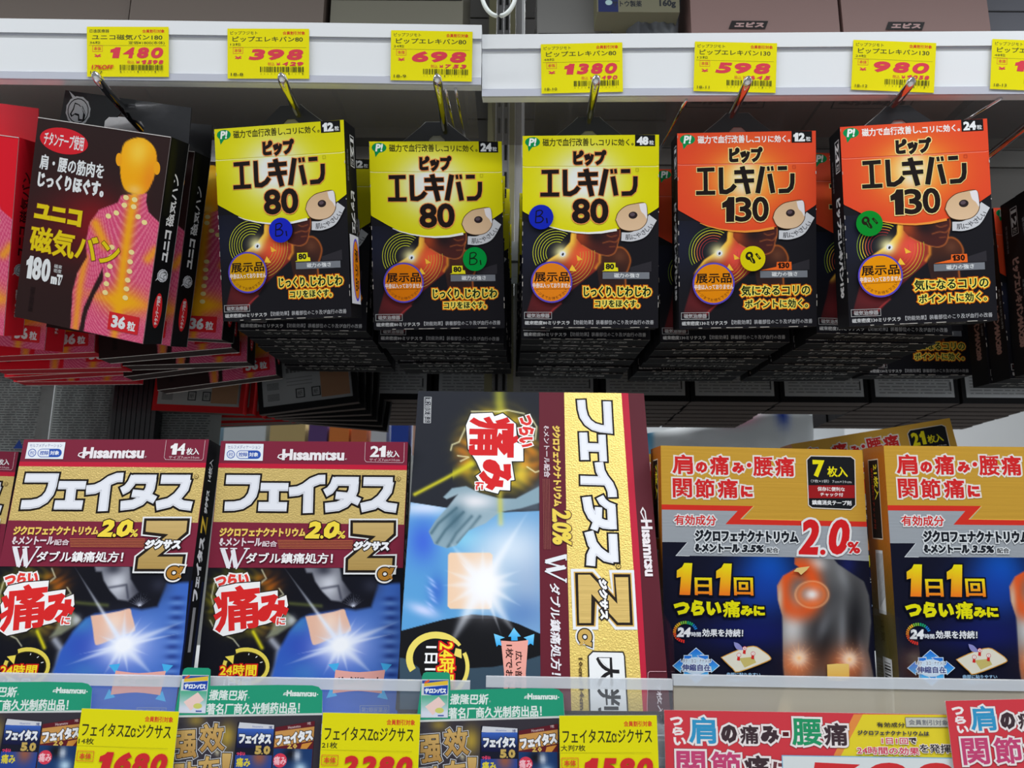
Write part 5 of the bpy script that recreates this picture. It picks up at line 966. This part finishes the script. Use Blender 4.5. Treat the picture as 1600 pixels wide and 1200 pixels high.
for i in range(9):
    tag(MB().prism([(-.0022, 0), (.0022, 0), (.0012, .13), (-.0030, .13)], 0, .12).obj('black_pouch', BLACKTAB, None, pose(-.4190+i*.0052, .800, .078, 0, 0, 0)), f'thin black pouch standing edge-on, {(["first"]+ORD)[i]} from the left in the row', 'pouch', 'edge-on black pouches at the left')
# ================================================================ cartons on the glass shelves
PK = mat('pinkish_carton', (122, 94, 90), .6); BRN = mat('brown_carton', (94, 82, 74), .6); OLV = mat('olive_carton', (100, 98, 84), .6)
def big_carton(x0, x1, y0, y1, z0, z1, m, lab, text=None, mark=None):
    t = empty('shipping_carton', Matrix.Translation(((x0+x1)/2, y0, Z(z0)))); tag(t, lab, 'carton'); c = (x0+x1)/2
    MB().box(x0-c, x1-c, 0, y1-y0, 0, z1-z0).obj('carton', m, t); MB().box(x0-c+.001, x1-c-.001, -.0006, .0004, (z1-z0)*.42, (z1-z0)*.425).obj('flap_seam', DARK, t)
    if text:
        A = Art(); A.plane((-c+text[1]-.0165, -.0006, .044), (.034, 0, 0), (0, 0, -.0075), (0, -1, 0), 68, 15); A.poly([(6, 0), (68, 0), (62, 15), (0, 15)], (24, 20, 22)); A.T(text[0], 10, 2.5, 60, 12.5, (170, 140, 138), b=1.1, sh=.2); A.obj('printed_mark', t)
        A = Art(); A.plane((-c+text[1]-.045, .060, -.0006), (.075, 0, 0), (0, -.024, 0), (0, 0, -1), 150, 40); A.line([(8, 0), (150, 0), (142, 40), (0, 40)], 3, (24, 20, 22), closed=True); A.T(text[0]*2, 14, 8, 136, 32, (40, 30, 32), b=2); A.obj('underside_mark', t)
    return t
big_carton(.1500, .2760, .578, .69, .3897, .56, PK, 'pinkish carton with a black framed mark, the left of two', ('エビス', .198))
big_carton(.2790, .4040, .578, .69, .3897, .56, PK, 'pinkish carton with a black framed mark, the right of two', ('エビス', .3310))
big_carton(-.60, -.335, .590, .69, .3967, .55, BRN, 'brownish grey carton above the left end of the left rail')
big_carton(-.332, -.165, .586, .69, .3967, .55, BRN, 'brownish grey carton beside the olive one')
big_carton(-.160, -.045, .590, .69, .3967, .55, OLV, 'olive grey carton at the right end of the left shelf')
big_carton(.020, .085, .60, .69, .3897, .50, mat('grey_carton', (100, 100, 98), .6), 'grey carton at the left end of the right shelf')
big_carton(.4130, .60, .60, .69, .3897, .56, mat('bluish_carton', (86, 88, 98), .6), 'bluish grey carton at the top right corner')
A = Art(); A.carton(.070, .05, .03, (120, 118, 92), (120, 118, 92), (110, 108, 90), (120, 118, 92)); A.plane((-.035, 0, .05), (.07, 0, 0), (0, 0, -.05), (0, -1, 0), 140, 100); A.fill((108, 106, 86)); A.rect(2, 60, 36, 100, (22, 34, 84)); A.ell(20, 82, 6, 5, (160, 190, 190)); A.T('サトウ製薬', 26, 78, 76, 90, (30, 34, 40), b=1); A.T('160g', 106, 76, 134, 92, (30, 34, 40), b=1.4); A.rect(30, 62, 80, 70, (40, 50, 90))
t = empty('ointment_box', pose(.1050, .575, .4395, 0, 0, 0)); tag(t, 'olive ointment box with a navy corner marked 160g, at the top edge', 'box'); A.obj('carton', t); MB().box(-.012, .012, .0292, .030, .05, .075).obj('hang_tab', mat('tab', (150, 150, 130), .5), t)
def film_bag(x0, x1, y, z0, z1, lab, cols, seed=3, bend=.01, mm=0, tops=None):
    A = Art(); nx, ny = 46, 26; V = []; C = []; rn = np.random.RandomState(seed); ph = rn.rand(6)*6
    for sg in (-1, 1):
        P = []
        for j in range(ny):
            for i in range(nx):
                u, v = i/(nx-1), j/(ny-1); e = min(1, 5*min(u, 1-u))**.5*min(1, 4*min(v, 1-v))**.5; zt = z1-z0 if tops is None else np.interp(u, *zip(*tops))*(z1-z0)
                d = math.sin(u*17+ph[0]+v*5)*math.sin(v*9+ph[1])+.6*math.sin(u*37+v*21+ph[2])*math.cos(v*23+ph[3]); P.append((x0+(x1-x0)*u+.002*math.sin(v*8+ph[4]), y+sg*(bend*e+.0022*e*d), z0+zt*v))
        U = np.array([(i/(nx-1), j/(ny-1)) for j in range(ny) for i in range(nx)]); n0 = A.n
        F = [(j*nx+i, j*nx+i+1, (j+1)*nx+i+1, (j+1)*nx+i) for j in range(ny-1) for i in range(nx-1)]; A.add3(P, F, (0, 0, 0), mm); A.C[-1] = lin(np.clip(cols(U[:, 0], U[:, 1]), 0, 255))
    me = A.mesh('film_bag'); me.polygons.foreach_set('use_smooth', [True]*len(me.polygons)); return me
def bagc(u, v):
    C = np.zeros(u.shape+(3,))+(214, 218, 220); C = mix(C, (236, 130, 160), gauss(u, v, .56, .95, .09, .05)*.9); C = mix(C, (40, 70, 180), gauss(u, v, .80, .93, .035, .08)); C = mix(C, (90, 150, 130), np.exp(-((v-(.62-.25*(u-.5)**2))/.02)**2)*.6); C = mix(C, (70, 74, 80), gauss(u, v, .45, .66, .08, .04)*.8); C = mix(C, (40, 150, 210), np.exp(-((u-.03)/.02)**2)*.9); return mix(C, (236, 236, 240), gauss(u, v, .3, .85, .2, .1)*.6)
o = link('film_bag', film_bag(.200, .460, 1.16, -.02, .205, '', bagc, bend=.03, tops=[(0, .80), (.35, .88), (.5, .93), (.8, 1.0), (1, .93)]), None, Matrix.Translation((0, 0, ZC))); tag(o, 'crumpled white film bag with pink and blue print above the gold box', 'bag')
o = link('film_bag', film_bag(.100, .146, .60, .3905, .50, '', lambda u, v: mix(np.zeros(u.shape+(3,))+(112, 116, 122), (60, 62, 70), gauss(u, v, .3, .2, .15, .2)*.7), seed=8, bend=.012), None, Matrix.Translation((0, 0, ZC))); tag(o, 'grey clear bag standing between the ointment box and the pinkish carton', 'bag')
tag(MB().box(-.10, .75, 1.02, 1.34, Z(-.034), Z(-.0215)).obj('rear_shelf', SHELFW), 'white shelf board of the opposite side under the film bag', 'shelf')
# white oval ring at the top edge
tr = [(.0128*math.cos(t), 0, .0215*math.sin(t)) for t in np.linspace(0, 2*math.pi, 49)]
o = MB().tube(tr, .0016, 10, cap=False).obj('plastic_ring', mat('white_ring', (220, 226, 224), .4), None, pose(-.0118, .50, .3995, 0, 0, 0)); tag(o, 'white oval plastic ring hanging at the top edge over the gap between rails', 'ring')
# ================================================================ lower shelf, plaster boxes
t = empty('lower_shelf', Matrix.Translation((0, .512, Z(-.165)))); tag(t, 'white lower shelf carrying the maroon and gold boxes', 'shelf')
MB().box(-.80, .85, 0, .42, .034, .0435).obj('shelf_board', SHELFW, t); MB().box(-.80, .85, -.001, 0, -.02, .0435).obj('front_rail', SHELFW, t)
for z in (.006, .018, .030): MB().box(-.80, .85, -.0035, -.001, z, z+.004).obj('rail_ridge', RAILW, t)
ZS = -.1214
M14 = maroon_mesh('maroon_14', '14'); M21 = maroon_mesh('maroon_21', '21'); G7 = gold_mesh('gold_7', '7'); G21 = gold_mesh('gold_21', '21'); MBIG = big_mesh('big_plaster')
def plaster(me, pz, lab, s=1.05, group=None):
    M = pose(*pz) @ Matrix.Scale(s, 4); t = empty('plaster_box', M); tag(t, lab, 'box', group); link('carton', me, t); return t
plaster(M14, (-.2883, .5384, -.1195, -1.73, -5.84, -.22), 'maroon and gold plaster box marked 14, second box from the left')
plaster(M21, (-.1442, .5506, -.1200, .67, -3.55, -.15), 'maroon and gold plaster box marked 21, left of the big sideways box')
plaster(M14, (-.4880, .640, -.1190, 2, -2, .8), 'maroon and gold plaster box cut off at the left edge')
plaster(MBIG, (.0148, .5203, -.1060, .50, -16.36, .16), 'large maroon and gold plaster box standing on its side, the biggest box')
plaster(G7, (.1790, .5578, -.1212, 2.84, 1.58, .53), 'gold and navy plaster box marked 7, right of the big sideways box')
plaster(G21, (.3373, .5509, -.1203, .80, 2.5, .07), 'gold and navy plaster box marked 21, cut off by the right edge')
plaster(G21, (.3600, .7000, -.0850, -1, 1, -9.6), 'gold plaster box marked 21 tilted behind the other gold boxes')
plaster(G7, (.1720, .6020, -.1212, 2, .5, 0), 'gold plaster box behind the one marked 7, only its dark side seen')
# acrylic guards, dividers
def guard(x0, x1, rol, lab, pm=None):
    c = (x0+x1)/2; t = empty('acrylic_guard', Matrix.Translation((c, .505, Z(-.160))) @ Matrix.Rotation(R(rol), 4, 'Y')); tag(t, lab, 'guard')
    zt = .0735+(-.0115*0); MB().box(x0-c, x1-c, 0, .0022, 0, .0700).obj('pane', pm or ACRYL, t); MB().box(x0-c, x1-c, -.0006, .0040, .0700, .0762).obj('top_lip', ACRYLEDGE, t)
guard(-.5300, -.0255, .55, 'clear acrylic guard in front of the maroon boxes'); guard(.1010, .62, .5, 'frosted acrylic guard in front of the gold boxes', ACRYLF); guard(-.0155, .1005, .5, 'short clear acrylic guard in front of the big sideways box')
for x, lab in ((.1035, 'curved clear divider between the big sideways box and the gold box'), (.2585, 'curved clear divider between the two gold boxes')):
    q = [(0, 0), (0, .060)]+[(.06-.06*math.cos(a)*1., .060+.016*math.sin(a)) for a in np.linspace(0, math.pi/2, 8)]+[(.20, .076), (.20, 0)]
    M = Matrix.Translation((x, .5085, Z(-.1214))) @ Matrix.Rotation(R(90), 4, 'Z'); tag(MB().prism(q, 0, .0012).obj('divider', CLEAR, None, M), lab, 'divider')
# tickets, header cards and posters clipped to the guard
LT = 'yellow tickets on the lower guard'
for x, zt, s, ro, c, pr, lab in ((-.2325, -.1032, 1, 1.4, '14枚', '1680', 'large yellow ticket between the leftmost and middle green header cards'), (-.0847, -.1042, 1, .6, '21枚', '2280', 'large yellow ticket between the middle and rightmost green header cards'), (.0604, -.1044, 1, -.6, '大判7枚', '1580', 'large yellow ticket between the green card and the red poster')):
    tag(link('price_ticket', low_ticket_mesh('low_ticket', c, pr), None, pose(x, .4995, zt-.0378, 0, 0, ro)), lab, 'price tag', LT)
CM = card_mesh('header_card')
for x, zt, ro, lab in ((-.3034, -.0768, .8, 'green header card with a dark brochure, leftmost of three'), (-.1607, -.0778, .4, 'green header card with a dark brochure, in front of the box marked 21'), (-.0114, -.0790, -.3, 'green header card with a dark brochure, in front of the big sideways box')):
    tag(link('header_card', CM, None, pose(x, .5028, zt-.066, 0, 0, ro)), lab, 'card', 'green header cards')
PM = poster_mesh('price_poster')
for x, y, zt, s, ro, lab in ((.1830, .5020, -.1023, 1, .5, 'red and yellow price poster in front of the gold box marked 7'), (.3500, .4990, -.0922, .93, -1.6, 'red and yellow price poster cut off at the right edge')):
    tag(link('price_poster', PM, None, pose(x, y, zt-.0425*s, 0, 0, ro) @ Matrix.Scale(s, 4)), lab, 'poster', 'red price posters')
# ================================================================ far aisle, out of focus
t = empty('far_shelf', Matrix.Translation((0, 1.72, Z(.0)))); tag(t, 'white shelf of the next aisle far behind', 'shelf')
MB().box(-1.2, .9, 0, .35, .170, .185).obj('shelf_board', SHELFW, t); MB().box(-1.2, .9, .34, .35, -.5, .7).obj('back_board', SHELFW, t)
for x0, x1, h, c, lab in ((-.74, -.665, .12, (176, 206, 220), 'pale blue carton far behind, left of the beige one'), (-.655, -.56, .12, (206, 214, 220), 'whitish carton far behind'), (-.55, -.47, .12, (196, 172, 116), 'beige carton far behind'), (-.462, -.42, .07, (90, 60, 120), 'small purple carton far behind'), (-.415, -.37, .07, (214, 120, 50), 'small orange carton far behind, the left one'), (-.365, -.33, .07, (206, 110, 60), 'small orange carton far behind, the right one'), (-.32, -.285, .10, (206, 208, 214), 'small white carton far behind'), (-.275, -.235, .11, (36, 70, 170), 'blue bottle-like carton far behind'), (-.225, -.19, .10, (206, 160, 140), 'pinkish carton far behind')):
    o = MB().box(x0, x1, 1.735, 1.80, Z(.1851), Z(.1851+h)).obj('far_carton', mat('far_card', c, .6)); tag(o, lab, 'carton', 'goods on the far shelf')
